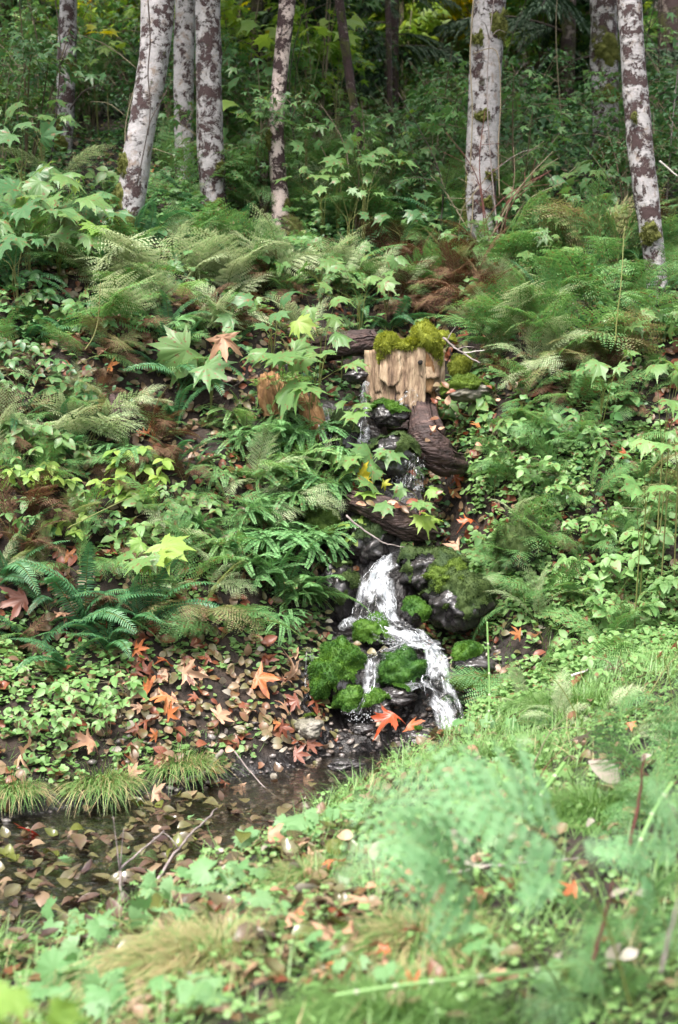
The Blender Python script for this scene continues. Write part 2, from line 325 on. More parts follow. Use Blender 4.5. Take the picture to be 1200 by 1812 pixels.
# water
def water_mat():
    m, nt, N, L = mat('stream_water'); tc = N('TexCoord')
    mp = N('Mapping'); mp.inputs['Scale'].default_value = (1, 2.2, 1); mp.inputs['Rotation'].default_value = (0, 0, R(-25)); L(tc.outputs['Object'], mp.inputs[0])
    n = N('TexNoise', i_Scale=14., i_Detail=5., i_Distortion=.8); L(mp.outputs[0], n.inputs['Vector'])
    b = N('Bump', i_Strength=.55, i_Distance=.02); L(n.outputs['Fac'], b.inputs['Height'])
    g = N('BsdfGlossy', i_Roughness=.06); L(b.outputs[0], g.inputs['Normal']); t = N('BsdfTransparent'); t.inputs[0].default_value = (.78, .76, .70, 1)
    f = N('Fresnel', i_IOR=1.33); L(b.outputs[0], f.inputs['Normal']); mu = N('Math', operation='MULTIPLY_ADD', use_clamp=True); mu.inputs[1].default_value = 2.0; mu.inputs[2].default_value = .13; L(f.outputs[0], mu.inputs[0])
    ms = N('MixShader'); L(mu.outputs[0], ms.inputs[0]); L(t.outputs[0], ms.inputs[1]); L(g.outputs[0], ms.inputs[2])
    o = N('OutputMaterial'); L(ms.outputs[0], o.inputs[0]); return m
M['water'] = water_mat()
def foam_mat(name='falling_water', lo=.37, hi=.64):
    m, nt, N, L = mat(name); a = N('Attribute', attribute_name='flow')
    mp = N('Mapping'); mp.inputs['Scale'].default_value = (30, 15, 1); L(a.outputs['Vector'], mp.inputs[0])
    n = N('TexNoise', i_Scale=1., i_Detail=10., i_Roughness=.72, i_Distortion=1.6); L(mp.outputs[0], n.inputs['Vector'])
    r = ramp(N, [(lo, (.0, .0, .0)), (hi, (1, 1, 1))]); L(n.outputs['Fac'], r.inputs[0])
    at_ = N('Attribute', attribute_name='rnd'); mu = N('Math', operation='MULTIPLY', use_clamp=True); L(r.outputs[0], mu.inputs[0]); L(at_.outputs['Fac'], mu.inputs[1])
    b = N('Bump', i_Strength=.4, i_Distance=.012); L(n.outputs['Fac'], b.inputs['Height'])
    g = N('BsdfGlossy', i_Roughness=.2); L(b.outputs[0], g.inputs['Normal']); t = N('BsdfTransparent'); f = N('Fresnel', i_IOR=1.45); L(b.outputs[0], f.inputs['Normal'])
    w = N('MixShader'); L(f.outputs[0], w.inputs[0]); L(t.outputs[0], w.inputs[1]); L(g.outputs[0], w.inputs[2])
    d = N('BsdfPrincipled', i_Roughness=.35); d.inputs['Base Color'].default_value = (.80, .83, .88, 1); L(b.outputs[0], d.inputs['Normal'])
    tl = N('BsdfTranslucent'); tl.inputs[0].default_value = (.85, .87, .9, 1); dm = N('MixShader'); dm.inputs[0].default_value = .35; L(d.outputs[0], dm.inputs[1]); L(tl.outputs[0], dm.inputs[2])
    ms = N('MixShader'); L(mu.outputs[0], ms.inputs[0]); L(w.outputs[0], ms.inputs[1]); L(dm.outputs[0], ms.inputs[2])
    o = N('OutputMaterial'); L(ms.outputs[0], o.inputs[0]); return m
M['foam'] = foam_mat()
M['trickle'] = foam_mat('trickling_water', .5, .64)

# ------------------------------------------------------------------ terrain
def spaced(lo, hi, a, b, st, gr):
    v = list(np.arange(a, b, st)); s = st; x = b
    while x < hi: v.append(x); s *= gr; x += s
    v.append(hi); s = st; x = a-st; w = []
    while x > lo: w.append(x); s *= gr; x -= s
    w.append(lo); return np.array(w[::-1]+v)
def grid(g, X, Y, Z, c=.5, uv=None):
    n, k = X.shape; i, j = np.meshgrid(np.arange(n-1), np.arange(k-1), indexing='ij')
    F = np.stack([i*k+j, (i+1)*k+j, (i+1)*k+j+1, i*k+j+1], -1).reshape(-1, 4)
    return g.add(np.stack([X, Y, Z], -1).reshape(-1, 3), F, c, 0, uv)
gx = spaced(-220, 220, -2.6, 2.6, .035, 1.06); gy = spaced(-60, 320, 3.0, 12.5, .035, 1.04)
XX, YY = np.meshgrid(gx, gy, indexing='ij'); g = Geo(); ZZ = H(XX, YY)
ZZ += .012*fbm(XX*14, YY*14, 3)*(np.abs(XX) < 5)
_wet = np.full(XX.shape, 9.)
for i, j in CHS:
    a = CHP[i]; b = CHP[j]; d = b[:2]-a[:2]; t = np.clip(((XX-a[0])*d[0]+(YY-a[1])*d[1])/max(d@d, 1e-6), 0, 1); _wet = np.minimum(_wet, np.hypot(XX-a[0]-t*d[0], YY-a[1]-t*d[1]))
_wet = np.maximum(1-smooth(.25, .6, _wet), 1-smooth(.0, .1, ZZ)*1.)
grid(g, XX, YY, ZZ, _wet.ravel()); tag(link('ground', g.mesh('ground', M['soil'], True)), 'dark forest soil of the hillside and stream banks', kind='structure')

# stream water
xs = np.arange(-7, 1.15, .035); v = np.linspace(0, 1, 70)
nb = np.interp(xs, NEARX, NEARY)-.25; fb = np.interp(xs, FARX, FARY)+.22; fb = np.where(xs > .45, np.maximum(fb, 8.05), fb); fb = np.where(xs > .9, fb, fb); nb = np.minimum(nb, 7.55)
X2 = np.repeat(xs[:, None], 70, 1); Y2 = nb[:, None]+(fb-nb)[:, None]*v
Z2 = -.012 + .010*fbm(X2*7, Y2*12, 3) + .03*np.exp(-(((X2-.5)/.4)**2+((Y2-7.75)/.25)**2))*fbm(X2*18, Y2*18, 3)
g = Geo(); grid(g, X2, Y2, Z2); tag(link('stream_water', g.mesh('stream_water', M['water'], True)), 'shallow clear stream water over pebbles', kind='structure')
# ------------------------------------------------------------------ leaf and frond shapes
def tri_fan_leaf(lobes, sinus, teeth=.0, curl=0., fold=.12, seed=0, droop=.15, basal=.0):
    """lobed leaf: lobes = [(angle from tip in deg, length)] for one half, mirrored; base at the origin, tip along +Y"""
    rs = np.random.default_rng(seed); half = sorted(lobes, key=lambda l: l[0])
    A = [(-a, l) for a, l in half[::-1] if a > 0]+half
    pts = []
    for i, (a, l) in enumerate(A):
        gapL = (a-A[i-1][0])/2 if i else 22; gapR = (A[i+1][0]-a)/2 if i < len(A)-1 else 22
        if teeth:
            pts += [(a-gapL*.62, l*(sinus*.5+.30)), (a-gapL*.42, l*(.66+teeth)), (a-gapL*.36, l*.74)]
        else: pts += [(a-gapL*.5, l*(.62+.1*sinus))]
        pts.append((a, l))
        if teeth:
            pts += [(a+gapR*.36, l*.68), (a+gapR*.42, l*(.66+teeth)), (a+gapR*.62, l*(sinus*.5+.30))]
        else: pts += [(a+gapR*.5, l*(.62+.1*sinus))]
        if i < len(A)-1: pts.append((a+gapR, sinus*min(l, A[i+1][1])))
    pts = [(A[0][0]-30, A[0][1]*.35)]+pts+[(A[-1][0]+30, A[-1][1]*.35)]
    a = np.radians([p[0] for p in pts]); r = np.array([p[1] for p in pts])*(1+.06*rs.standard_normal(len(pts)))
    out = np.stack([np.sin(a)*r, np.cos(a)*r+basal, 0*r], -1); mid = out*.5+np.array([0, basal*.5, 0])
    n = len(out); V = np.vstack([[[0, basal*.6, 0]], mid, out, [[0, 0, 0]]])
    la = np.radians([l[0] for l in A])
    ang = np.arctan2(V[:, 0], V[:, 1]-basal*.6+1e-6); rad = np.hypot(V[:, 0], V[:, 1]-basal*.6)
    d = np.min(np.abs(ang[:, None]-la[None]), 1)
    V[:, 2] = fold*rad*np.minimum(d*1.6, .8) - droop*rad**2
    if curl:
        f = rs.uniform(0, 6, 4); V[:, 2] += curl*rad*(np.sin(ang*2+f[0])*.7+np.sin(ang*3+f[1])*.5)*rad + curl*.35*np.sin(V[:, 0]*6+f[2])*rad
    i = np.arange(n-1)
    F3 = np.concatenate([np.stack([0*i, i+2, i+1], -1), [[0, 1, 2*n+1], [0, 2*n+1, n]], [[1, n+1, 2*n+1], [n, 2*n+1, 2*n]]])
    F4 = np.stack([i+1, i+2, n+i+2, n+i+1], -1)
    return V, [F3[:-2], F4, F3[-2:]] if False else [F3, F4]
bigleaf = [tri_fan_leaf([(0, 1), (46, .93), (96, .66)], .46, .08, curl=c, fold=.16, seed=s, droop=.05, basal=.15) for s, c in ((1, .35), (2, .7), (3, .15), (4, .5), (5, 1.0))]
softleaf = [tri_fan_leaf([(0, 1), (38+s-11, .93), (78, .80), (120, .6)], sn, .06, curl=c, fold=.10, seed=s, droop=d, basal=.1) for s, sn, c, d in ((11, .70, .12, .22), (12, .76, .3, .35), (13, .66, .2, .1), (14, .8, .45, .45))]
herbleaf = [tri_fan_leaf([(0, 1), (42, .97), (84, .93), (126, .85)], .84, .0, curl=.1, fold=.10, seed=s, droop=.2, basal=.1) for s in (21, 22)]
starleaf = [tri_fan_leaf([(0, 1), (45, .85), (95, .55)], .5, 0, curl=.1, fold=.12, seed=31, droop=.25, basal=.1)]
def oval(w=.3, curl=0., twist=0., fold=.08, n=5, seed=0, tip=.0):
    t = np.linspace(0, 1, n+1); wd = w*np.sin(np.clip(t, 0, 1)**.85*PI)**.75*(1-.15*t); wd[0] = .02; wd[-1] = .01
    z = -curl*t**2 + twist*np.sin(t*4); C = np.stack([0*t, t*(1-.15*abs(curl)), z], -1)
    e = fold*wd/w
    tw = twist*(t-.5)*2
    Lv = C+np.stack([-wd*np.cos(tw), 0*t, e-wd*np.sin(tw)], -1); Rv = C+np.stack([wd*np.cos(tw), 0*t, e+wd*np.sin(tw)], -1)
    V = np.stack([Lv, C, Rv], 1).reshape(-1, 3); i = np.arange(n)
    F = np.concatenate([np.stack([3*i, 3*i+1, 3*i+4, 3*i+3], -1), np.stack([3*i+1, 3*i+2, 3*i+5, 3*i+4], -1)])
    return V, [F]
small_oval = oval(.36, .25, 0, .07, 3)
litter_shapes = [oval(.34, c, tw, f, 5) for c, tw, f in ((.12, .1, .1), (-.15, .12, .14), (.28, .06, -.08), (-.28, -.15, .22), (.05, .05, .04), (-.08, -.08, .26))]
diamond = (np.array([[0, 0, 0], [-.5, .42, .06], [0, 1, -.08], [.5, .42, .06]], float), [np.array([[0, 1, 2, 3]])])
blunt = (np.array([[0, 0, 0], [-.42, .28, .03], [-.5, .9, -.05], [.5, 1., -.05], [.42, .2, .03]], float), [np.array([[0, 1, 2, 3]]), np.array([[0, 3, 4]])])
lance = (np.array([[0, 0, 0], [-.5, .12, .1], [.5, .12, .1], [-.42, .55, .04], [.42, .55, .04], [0, 1, -.18], [0, .5, -.06]], float),
         [np.array([[0, 1, 3, 6], [0, 6, 4, 2]]), np.array([[6, 3, 5], [6, 5, 4]])])

def frames(P, up=(0, 0, 1.)):
    Tn = np.gradient(P, axis=0); Tn /= np.linalg.norm(Tn, axis=1, keepdims=True)+1e-9
    X = np.cross(Tn, np.array(up, float)); ln = np.linalg.norm(X, axis=1, keepdims=True); X = np.where(ln > .05, X/np.maximum(ln, 1e-6), [1., 0, 0])
    return Tn, X, np.cross(X, Tn)
def arch(e0, e1, bend=0., L=1., n=40, pw=1.1):
    t = np.linspace(0, 1, n); e = np.radians(e0+(e1-e0)*t**pw); b = bend*t
    d = np.stack([np.sin(b)*np.cos(e), np.cos(b)*np.cos(e), np.sin(e)], -1)
    return np.vstack([[0, 0, 0], np.cumsum(d[:-1]*L/(n-1), 0)])
def frond(P, kind, seed=0, thick=1., up=(0, 0, 1.), fat=1., dense=1., tb=None):
    """a whole frond along the path P (metres)"""
    rs = np.random.default_rng(seed); g = Geo(); L = np.sum(np.linalg.norm(np.diff(P, axis=0), axis=1))
    Tn, X, N = frames(P, up); n = len(P); tp = np.linspace(0, 1, n)
    def ev(A, t): return np.stack([np.interp(t, tp, A[:, k]) for k in range(3)], -1)
    tube(g, P[::3], np.linspace(.0035, .001, len(P[::3]))*thick*max(L, .4)*1.3, 4, .95, 1, cap=False)
    if kind == 'sword':
        t = np.linspace(.12, .99, 34); prof = L*.125*np.minimum(1, (t-.05)*5)*np.clip(1.02-t, 0, 1)**.45
        for s in (-1, 1):
            k = len(t); tt = t+.004*s; a = R(8)+R(38)*t**3+rs.normal(0, .05, k)
            D = s*ev(X, tt)*np.cos(a)[:, None]+ev(Tn, tt)*np.sin(a)[:, None]+ev(N, tt)*rs.normal(.02, .07, k)[:, None]
            U = ev(N, tt)+s*.25*ev(X, tt)+rs.normal(0, .08, (k, 3))
            B = basis(D, U); ln = prof*rs.uniform(.9, 1.08, k); w = np.full(k, L*.019)*np.clip(prof/(L*.07), .4, 1.1)
            g.inst(lance, B*np.stack([w, ln, ln], -1)[:, None, :], ev(P, tt), rs.uniform(0, .8, k))
    elif kind in ('lady', 'bracken'):
        npn = int((18 if kind == 'lady' else 12)*dense); t0 = tb or (.16 if kind == 'lady' else .30)
        t = t0+(.985-t0)*np.linspace(0, 1, npn)**.92
        u = (t-t0)/(1-t0)
        prof = L*(.235*np.sin(np.clip(u*.92+.10, 0, 1)*PI)**.75 if kind == 'lady' else .38*(1.02-u)**.85)
        for s in (-1, 1):
            for i in range(npn):
                tt = min(t[i]+.01*s, .99); a = R(14)+R(30)*u[i]+rs.normal(0, .07); p0, T0, X0, N0 = [ev(A, np.array([tt]))[0] for A in (P, Tn, X, N)]
                ln = prof[i]*rs.uniform(.85, 1.1)*fat
                D = s*X0*math.cos(a)+T0*math.sin(a)+N0*rs.normal(.05, .07); D /= np.linalg.norm(D)
                m = int(max(5, min(12, ln/.013))) if kind == 'lady' else int(max(5, min(13, ln/.018)))
                q = np.linspace(0, 1, 8)[:, None]; PP = p0+D*ln*q-N0*ln*.20*q**2+T0*ln*.10*q**2
                T2, X2, N2 = frames(PP); v = np.linspace(.06, .98, m)
                pl = ln*(.20 if kind == 'lady' else .21)*np.clip(1.04-v, 0, 1)**.6*np.minimum(1, .6+v*3); pl = np.maximum(pl, .004)
                e8 = np.linspace(0, 1, 8); f = lambda A: np.stack([np.interp(v, e8, A[:, k]) for k in range(3)], -1)
                NN = N0+0*f(N2)
                for s2 in (-1, 1):
                    XX_ = np.cross(f(T2), NN); XX_ /= np.linalg.norm(XX_, axis=1, keepdims=True)
                    D2 = s2*XX_*.93+f(T2)*.42+NN*rs.normal(-.05, .1, m)[:, None]
                    wv = np.minimum(ln/m*.95, pl*.7)*dense; pl = pl*dense**.5
                    B = basis(D2, NN+rs.normal(0, .12, (m, 3))); B = B*np.stack([wv, pl, pl], -1)[:, None, :]
                    g.inst(diamond, B, f(PP), np.clip(rs.normal(.4, .2, m)+.25*u[i]*rs.random(), 0, 1))
    return g
def maiden(seed, L=.42, e0=75, droop=1.):
    """maidenhair frond: a dark wiry stalk that forks into a fan of fingers"""
    rs = np.random.default_rng(seed); g = Geo(); st = arch(e0, 25, rs.uniform(-.2, .2), L*.55, 14)
    tube(g, st[::2], .0022, 4, .0, 1, cap=False); c = st[-1]; f0 = rs.integers(7, 11)
    for i in range(f0):
        az = R(-105+210*i/(f0-1))+rs.normal(0, .08); ln = L*(.78-.25*abs(i/(f0-1)-.5)*2)*rs.uniform(.85, 1.1)
        P = arch(rs.uniform(2, 20), -38*droop+rs.uniform(-15, 10), rs.uniform(-.3, .3), ln, 12)
        ca, sa = math.cos(az), math.sin(az); P = P@np.array([[ca, -sa, 0], [sa, ca, 0], [0, 0, 1]]); P = P+c
        tube(g, P[::3], .0012, 3, .0, 1, cap=False)
        Tn, X, N = frames(P); m = max(8, int(ln/.0105)); v = np.linspace(.10, .99, m); e = np.linspace(0, 1, len(P))
        f = lambda A: np.stack([np.interp(v, e, A[:, k]) for k in range(3)], -1)
        pl = ln*.085*np.clip(1.05-v, 0, 1)**.35*np.minimum(1, v*4+.3)+.004
        for s in (-1, 1):
            D = s*f(X)*.96+f(Tn)*.22+f(N)*rs.normal(0, .12, m)[:, None]
            B = basis(D, f(N)+rs.normal(0, .15, (m, 3)))*np.stack([np.full(m, ln/m*.78)*rs.uniform(.8, 1.15, m), pl, pl], -1)[:, None, :]
            g.inst(blunt, B, f(P), rs.uniform(0, .9, m))
    return g
def recolour(me, mats):
    c = me.copy()
    for i, m in enumerate(mats): c.materials[i] = m
    return c
FR = {}
for k, (Ln, rng_) in {'sword': (.62, [(70, -15), (55, -30), (35, -35), (80, 15), (60, -60)]), 'lady': (.6, [(80, -10), (65, -45), (40, -55), (85, 35), (70, -75)]), 'bracken': (.75, [(85, 0), (75, -35), (65, -15), (80, -60)])}.items():
    for i, (a, b) in enumerate(rng_):
        for w in (0, 1):
            me = frond(arch(a, b, .35*(1 if w else -1)*(i % 3), Ln, 40), k, seed=i*7+w).mesh(k+'_frond', [M['sword'], M['stem']])
            FR.setdefault(k, []).append(me)
FR['maiden'] = [maiden(s, .42*(.85+.1*(s % 3)), 70, d).mesh('maidenhair_frond', [M['maiden'], M['darktwig']]) for s, d in ((1, 1), (2, 1.4), (3, .5), (4, 1.1), (5, 1.8), (6, .2), (7, 1.3), (8, .8))]
_RC = {}
def FM(kind, i, matname):
    key = (kind, i, matname)
    if key not in _RC: _RC[key] = recolour(FR[kind][i % len(FR[kind])], [M[matname]])
    return _RC[key]
NICE = {'sword': 'dark green sword fern', 'lady': 'feathery lady fern', 'bracken': 'tall bracken fern', 'maiden': 'fan shaped maidenhair fern'}
LOOK = {('lady', 'herb'): 'bright green lady fern', ('sword', 'maiden'): 'bright drooping sword fern', ('lady', 'herb_front'): 'light mint lady fern', ('lady', 'yellow'): 'yellowing lady fern', ('lady', 'pale'): 'pale lady fern', ('lady', 'brown'): 'withered brown fern', ('bracken', 'pale'): 'pale arching bracken', ('bracken', 'lady'): 'green arching bracken',
        ('bracken', 'yellow'): 'yellowing bracken', ('sword', 'sword'): 'dark green sword fern', ('lady', 'lady'): 'feathery green lady fern', ('maiden', 'maiden'): 'fan shaped maidenhair fern', ('sword', 'lady'): 'light green sword fern', ('bracken', 'brown'): 'dead brown bracken',
        ('maiden', 'lady'): 'deeper green maidenhair fern', ('maiden', 'herb'): 'yellow green maidenhair fern'}
def fern(kind, p, size, n, matname, az=None, spread=PI, tilt=0, lift=0.):
    if matname == 'yellow' and random.random() < .45: matname = 'lady'
    base = 'maidenhair_fern' if kind == 'maiden' else {'sword': 'sword_fern', 'lady': 'lady_fern', 'bracken': 'bracken_fern'}[kind]
    t = thing(base, LOOK.get((kind, matname), NICE[kind]), 'fern', {'sword': 'sword ferns on the bank', 'lady': 'lady ferns on the bank', 'bracken': 'bracken on the slope', 'maiden': 'maidenhair ferns by the fall'}[kind], (p[0], p[1], p[2]-.02+lift),
              ref=p+np.array([0, -.1, .15*size]))
    a0 = PI if az is None else az                # towards the camera by default: downhill
    for i in range(n):
        a = a0+(random.uniform(-1, 1)*spread if n > 1 else 0); s = size*random.uniform(.75, 1.12)
        sx = s*random.choice((1, .92, 1.1))
        me = FM(kind, random.randrange(10), matname)
        link('frond', me, t, (0, 0, 0), (R(tilt)+random.uniform(-.2, .3), random.uniform(-.55, .55), -a), (sx, s, s))
    return t
# frond azimuth a: 0 = +Y (uphill), PI = -Y (towards the camera), PI/2 = +X
# ------------------------------------------------------------------ trees
def bumps(name, P, rad, spots, mt, parent, fuzz=.02, n=900, seed=0):
    """moss cushions hugging a trunk, with a fringe of fine shoots"""
    rs = np.random.default_rng(seed); g = Geo(); k = len(P)
    for (t, az, h, w, th) in spots:
        i = t*(k-1); c = np.array([np.interp(i, range(k), P[:, q]) for q in range(3)]); r = np.interp(i, range(k), rad)
        u, v = np.meshgrid(np.linspace(-1, 1, 25), np.linspace(-1, 1, 21), indexing='ij')
        e = np.clip(1-(np.abs(u)**2+np.abs(v)**2)*(1.15+1.5*fbm(u*2.6+seed, v*2.6+t*9, 3)), 0, 1)**.6
        aa = az+u*w; rr = r*.985-.008+(th*.8+.008)*e*(1+1.2*fbm(u*4+3*seed, v*4, 4))
        V = np.stack([c[0]+rr*np.cos(aa), c[1]+rr*np.sin(aa), c[2]+v*h*(1+.2*np.sin(u*3))], -1)
        a = np.arange(24)[:, None]; b = np.arange(20)[None]; q = (a*21+b)[e[:-1, :-1] > .03]
        g.add(V.reshape(-1, 3), np.stack([q, q+21, q+22, q+1], -1).reshape(-1, 4), np.clip(.5+fbm(u*6, v*6, 3), 0, 1).ravel())
        m = int(n*h*w/.1*.9)+150; uu = rs.uniform(-.85, .85, m); vv = rs.uniform(-.85, .85, m); ii = ((uu+1)*12).astype(int); jj = ((vv+1)*10).astype(int)
        p = V[ii, jj]+rs.normal(0, .006, (m, 3)); D = np.stack([np.cos(az+uu*w), np.sin(az+uu*w), rs.normal(-.5, .5, m)], -1)+rs.normal(0, .4, (m, 3))
        keep = (e[ii, jj] > .12); B = basis(D, rs.normal(0, 1, (m, 3)), 1.)*np.array([.28, 1, 1])*rs.uniform(.5, 1.2, m)[:, None, None]*fuzz
        g.inst(diamond, B[keep], p[keep], rs.uniform(0, 1, keep.sum()))
    return tag(link(name, g.mesh(name, mt, True), parent), kind=None)
CROWN = None
def crown_mesh(matname, seed, n=1900, rx=2.0, rz=2.0, leaf=.12):
    rs = np.random.default_rng(seed); g = Geo(); c = rs.normal(0, 1, (26, 3)); c /= np.linalg.norm(c, axis=1, keepdims=True); c *= rs.uniform(.4, 1, (26, 1))*[rx, rx, rz]
    k = rs.integers(0, 26, n); p = c[k]+rs.normal(0, .33, (n, 3)); D = rs.normal(0, 1, (n, 3)); U = rs.normal(0, .6, (n, 3))+[0, 0, 1]
    g.inst(small_oval, basis(D, U, leaf*rs.uniform(.7, 1.3, n)), p, rs.uniform(0, 1, n))
    for q in c[:14]: tube(g, curve([[0, 0, -rz], q*.5+[0, 0, -rz*.3], q], 6), [.05, .04, .03, .02, .015, .01], 4, .2, 1, cap=False)
    return g.mesh('crown', [M[matname], M['darktwig']])
CRM = crown_mesh('lady', 5)
def trunk(phrase, y, pts, bark, seed, moss=(), top=8.5, label=None, flare=1.25, mossmat='bark_moss', branches=0, crown=True, ybend=0.):
    """pts = [(photo x, photo y, photo width)] from the base upwards, at depth y"""
    P = np.array([at(a, b, y) for a, b, w in pts]); rad = np.array([w/2/ppm(y) for a, b, w in pts])
    base = P[0].copy(); gz = float(H(base[0], base[1]))
    if base[2] > gz-.15:
        base[2] = gz-.15; P = np.vstack([base, P]); rad = np.concatenate([[rad[0]*flare], rad])
    d = P[-1]-P[-2]; d /= np.linalg.norm(d); ex = P[-1]+d*(top-P[-1][2]); ex2 = P[-1]+(ex-P[-1])*.5
    P = np.vstack([P, ex2, ex]); rad = np.concatenate([rad, [rad[-1]*.85, rad[-1]*.6]])
    z0 = P[:, 2]; n = 70; zi = z0[0]+(z0[-1]-z0[0])*np.linspace(0, 1, n)**1.25
    C = np.stack([np.interp(zi, z0, P[:, 0]), np.interp(zi, z0, P[:, 1]), zi], -1)
    for _ in range(3): C[1:-1, :2] = (C[:-2, :2]+2*C[1:-1, :2]+C[2:, :2])/4
    rr = np.interp(zi, z0, rad)
    org = np.array([C[0][0], C[0][1], gz]); t = link('alder_tree', None, loc=org); t.empty_display_size = .2
    tag(t, label or phrase, 'tree', 'pale barked trees on the slope')
    if label is None: AUTO.append((t, phrase, org))
    C = C-org; g = Geo(); tube(g, C, rr, 20, .5, 0, rough=.13, seed=seed)
    link('trunk', g.mesh('trunk', M[bark], True), t)
    if moss: bumps('moss', C, rr, moss, M[mossmat], t, seed=seed)
    if crown and (y < 16 or seed % 3 == 0):
        c = link('crown', CRM, t, C[-1]+[0, 0, .6], (0, 0, seed*1.3)); c.scale = (1, 1, 1)  # crowns sit above the view, added to shade the slope and background
    rs = random.Random(seed)
    for b in range(branches):
        i = rs.randrange(12, 42); s = C[i]; az = rs.uniform(0, 6.28); l = rs.uniform(.3, .9)
        e = s+np.array([math.cos(az)*l, math.sin(az)*l, rs.uniform(-.1, .5)]); mid = (s+e)/2+np.array([0, 0, rs.uniform(-.1, .15)])
        g = Geo(); tube(g, curve([s, mid, e], 9), np.linspace(.012, .003, 9), 5); link('branch', g.mesh('branch', M['darktwig'], True), t)
    return t
FRT = -PI/2
trunk('', 14.2, [(103, 305, 38), (112, 240, 34), (118, 120, 33), (121, 0, 31)], 'bark_b', 1, [(.16, FRT-.5, .12, .7, .03), (.3, FRT+.6, .1, .6, .03), (.1, FRT, .1, .9, .03)], label='slim pale trunk with dark furry base, standing apart near the upper left edge', branches=3)
trunk('', 11.4, [(214, 440, 54), (232, 350, 50), (243, 270, 50), (262, 170, 49), (276, 80, 53), (280, 0, 57)], 'bark_a', 2, [(.08, FRT, .10, 1.3, .03), (.13, FRT-1.0, .12, .6, .03), (.19, FRT-.9, .10, .5, .022)], label='thick leaning white trunk with thin dark vines running down its bark', branches=0)
trunk('', 13.5, [(327, 300, 34), (325, 200, 33), (326, 100, 35), (328, 0, 37)], 'bark_a', 3, [(.14, FRT-.5, .06, .6, .02)], label='pale smooth trunk half hidden between the leaning trunk and a patchy trunk')
trunk('', 12.6, [(378, 350, 44), (371, 240, 46), (370, 120, 44), (368, 0, 44)], 'bark_b', 4, [(.08, FRT, .08, 1.2, .03), (.17, FRT+.8, .08, .5, .02)], label='upright trunk heavily blotched with purple brown lichen, near the leaning trunk')
trunk('', 12.6, [(496, 352, 30), (491, 300, 29), (487, 230, 28), (497, 120, 26), (508, 0, 29)], 'bark_r', 5, [(.25, FRT-.9, .10, .5, .02), (.12, FRT+.9, .06, .5, .02)], label='slender reddish white trunk that kinks slightly, alone near the middle of the slope', branches=2)
trunk('', 12.7, [(467, 340, 15), (468, 250, 13)], 'bark_dim', 6, [], top=3.9, label='broken brown stub trunk hugging the slender reddish trunk', crown=False, flare=1.1)
trunk('', 12.4, [(851, 395, 52), (853, 300, 58), (857, 180, 57), (862, 90, 58), (866, 0, 56)], 'bark_a', 7,
      [(.42, FRT-.7, .07, .5, .03), (.44, FRT+.7, .13, .75, .035), (.30, FRT-.2, .06, .6, .02), (.20, FRT+.5, .05, .5, .018), (.15, FRT+.3, .05, .5, .018), (.12, FRT-1.4, .35, .3, .02)], label='broad straight white trunk with brown moss tufts, brambles piled at its foot', branches=0)
trunk('', 14.6, [(1074, 480, 50), (1072, 260, 46), (1070, 120, 48), (1068, 0, 46)], 'bark_c', 8,
      [(.48, FRT, .16, 1.4, .035), (.40, FRT, .10, 1.3, .03), (.29, FRT, .14, 1.4, .035), (.21, FRT, .08, 1.2, .02)], label='dark blotched trunk ringed by green moss collars, behind the curving pale trunk')
trunk('', 10.9, [(1166, 545, 36), (1158, 450, 38), (1142, 340, 43), (1131, 240, 44), (1122, 120, 42), (1114, 0, 42)], 'bark_b', 9,
      [(.17, FRT-.4, .10, 1.0, .035), (.33, FRT-.5, .05, .3, .02)], label='curving pale trunk with a moss saddle, rooted lowest of all the trees', mossmat='bark_moss', branches=0)
trunk('', 18, [(1188, 270, 42), (1186, 130, 44), (1188, 0, 44)], 'bark_dim', 10, [], label='dim brown mossy trunk at the upper right corner of the photo')
trunk('', 19, [(1163, 260, 14), (1162, 120, 12), (1164, 0, 11)], 'bark_a', 11, [], label='very thin white trunk beside the dim brown trunk in the upper corner')
for i, (y, pts, bk) in enumerate([(13.4, [(638, 290, 17), (628, 200, 15), (612, 90, 16), (600, 0, 16)], 'bark_dim'), (15.5, [(690, 250, 11), (689, 120, 10), (686, 0, 10)], 'bark_dim'), (22, [(928, 140, 11), (930, 60, 10), (932, 0, 10)], 'bark_a'),
        (22.5, [(916, 140, 9), (921, 60, 9), (925, 0, 8)], 'bark_a'), (24, [(752, 170, 20), (753, 60, 20), (755, 0, 19)], 'bark_dim'), (24, [(535, 230, 20), (534, 100, 20), (534, 0, 19)], 'bark_a'), (25, [(96, 160, 12), (95, 60, 12), (95, 0, 12)], 'bark_a'),
        (24, [(237, 120, 15), (235, 0, 15)], 'bark_r'), (26, [(206, 120, 11), (204, 0, 10)], 'bark_dim'), (28, [(905, 200, 14), (904, 0, 14)], 'bark_dim'), (26, [(652, 200, 11), (649, 0, 10)], 'bark_a'), (30, [(440, 180, 16), (441, 0, 16)], 'bark_dim'),
        (27, [(990, 200, 13), (986, 0, 13)], 'bark_dim'), (30, [(30, 150, 18), (30, 0, 18)], 'bark_dim'), (33, [(810, 180, 14), (812, 0, 14)], 'bark_a'), (35, [(580, 150, 12), (582, 0, 12)], 'bark_dim')]):
    trunk('distant '+{'bark_a': 'whitish', 'bark_r': 'reddish', 'bark_dim': 'brown mossy'}[bk]+' slim trunk', y, pts, bk, 20+i, top=11+i*.2)

for i, (x, y) in enumerate([(-5.2, 9.5), (-6.8, 6.5), (-4.6, 12.2), (5.4, 9.0), (6.6, 6.2), (4.9, 12.0), (-8.2, 9.5), (8.2, 9.8), (-7.0, 14.5), (7.2, 14.8)]):  # trees out of view on both sides, added to block side light
    q = pix(np.array([[x, y, float(H(x, y))], [x*.98, y, 5.], [x*.97, y, 7.]])); trunk('pale tree added out of view for shade', y, [(a, b, 50*10/y) for a, b in q], 'bark_b', 60+i, top=8.6)
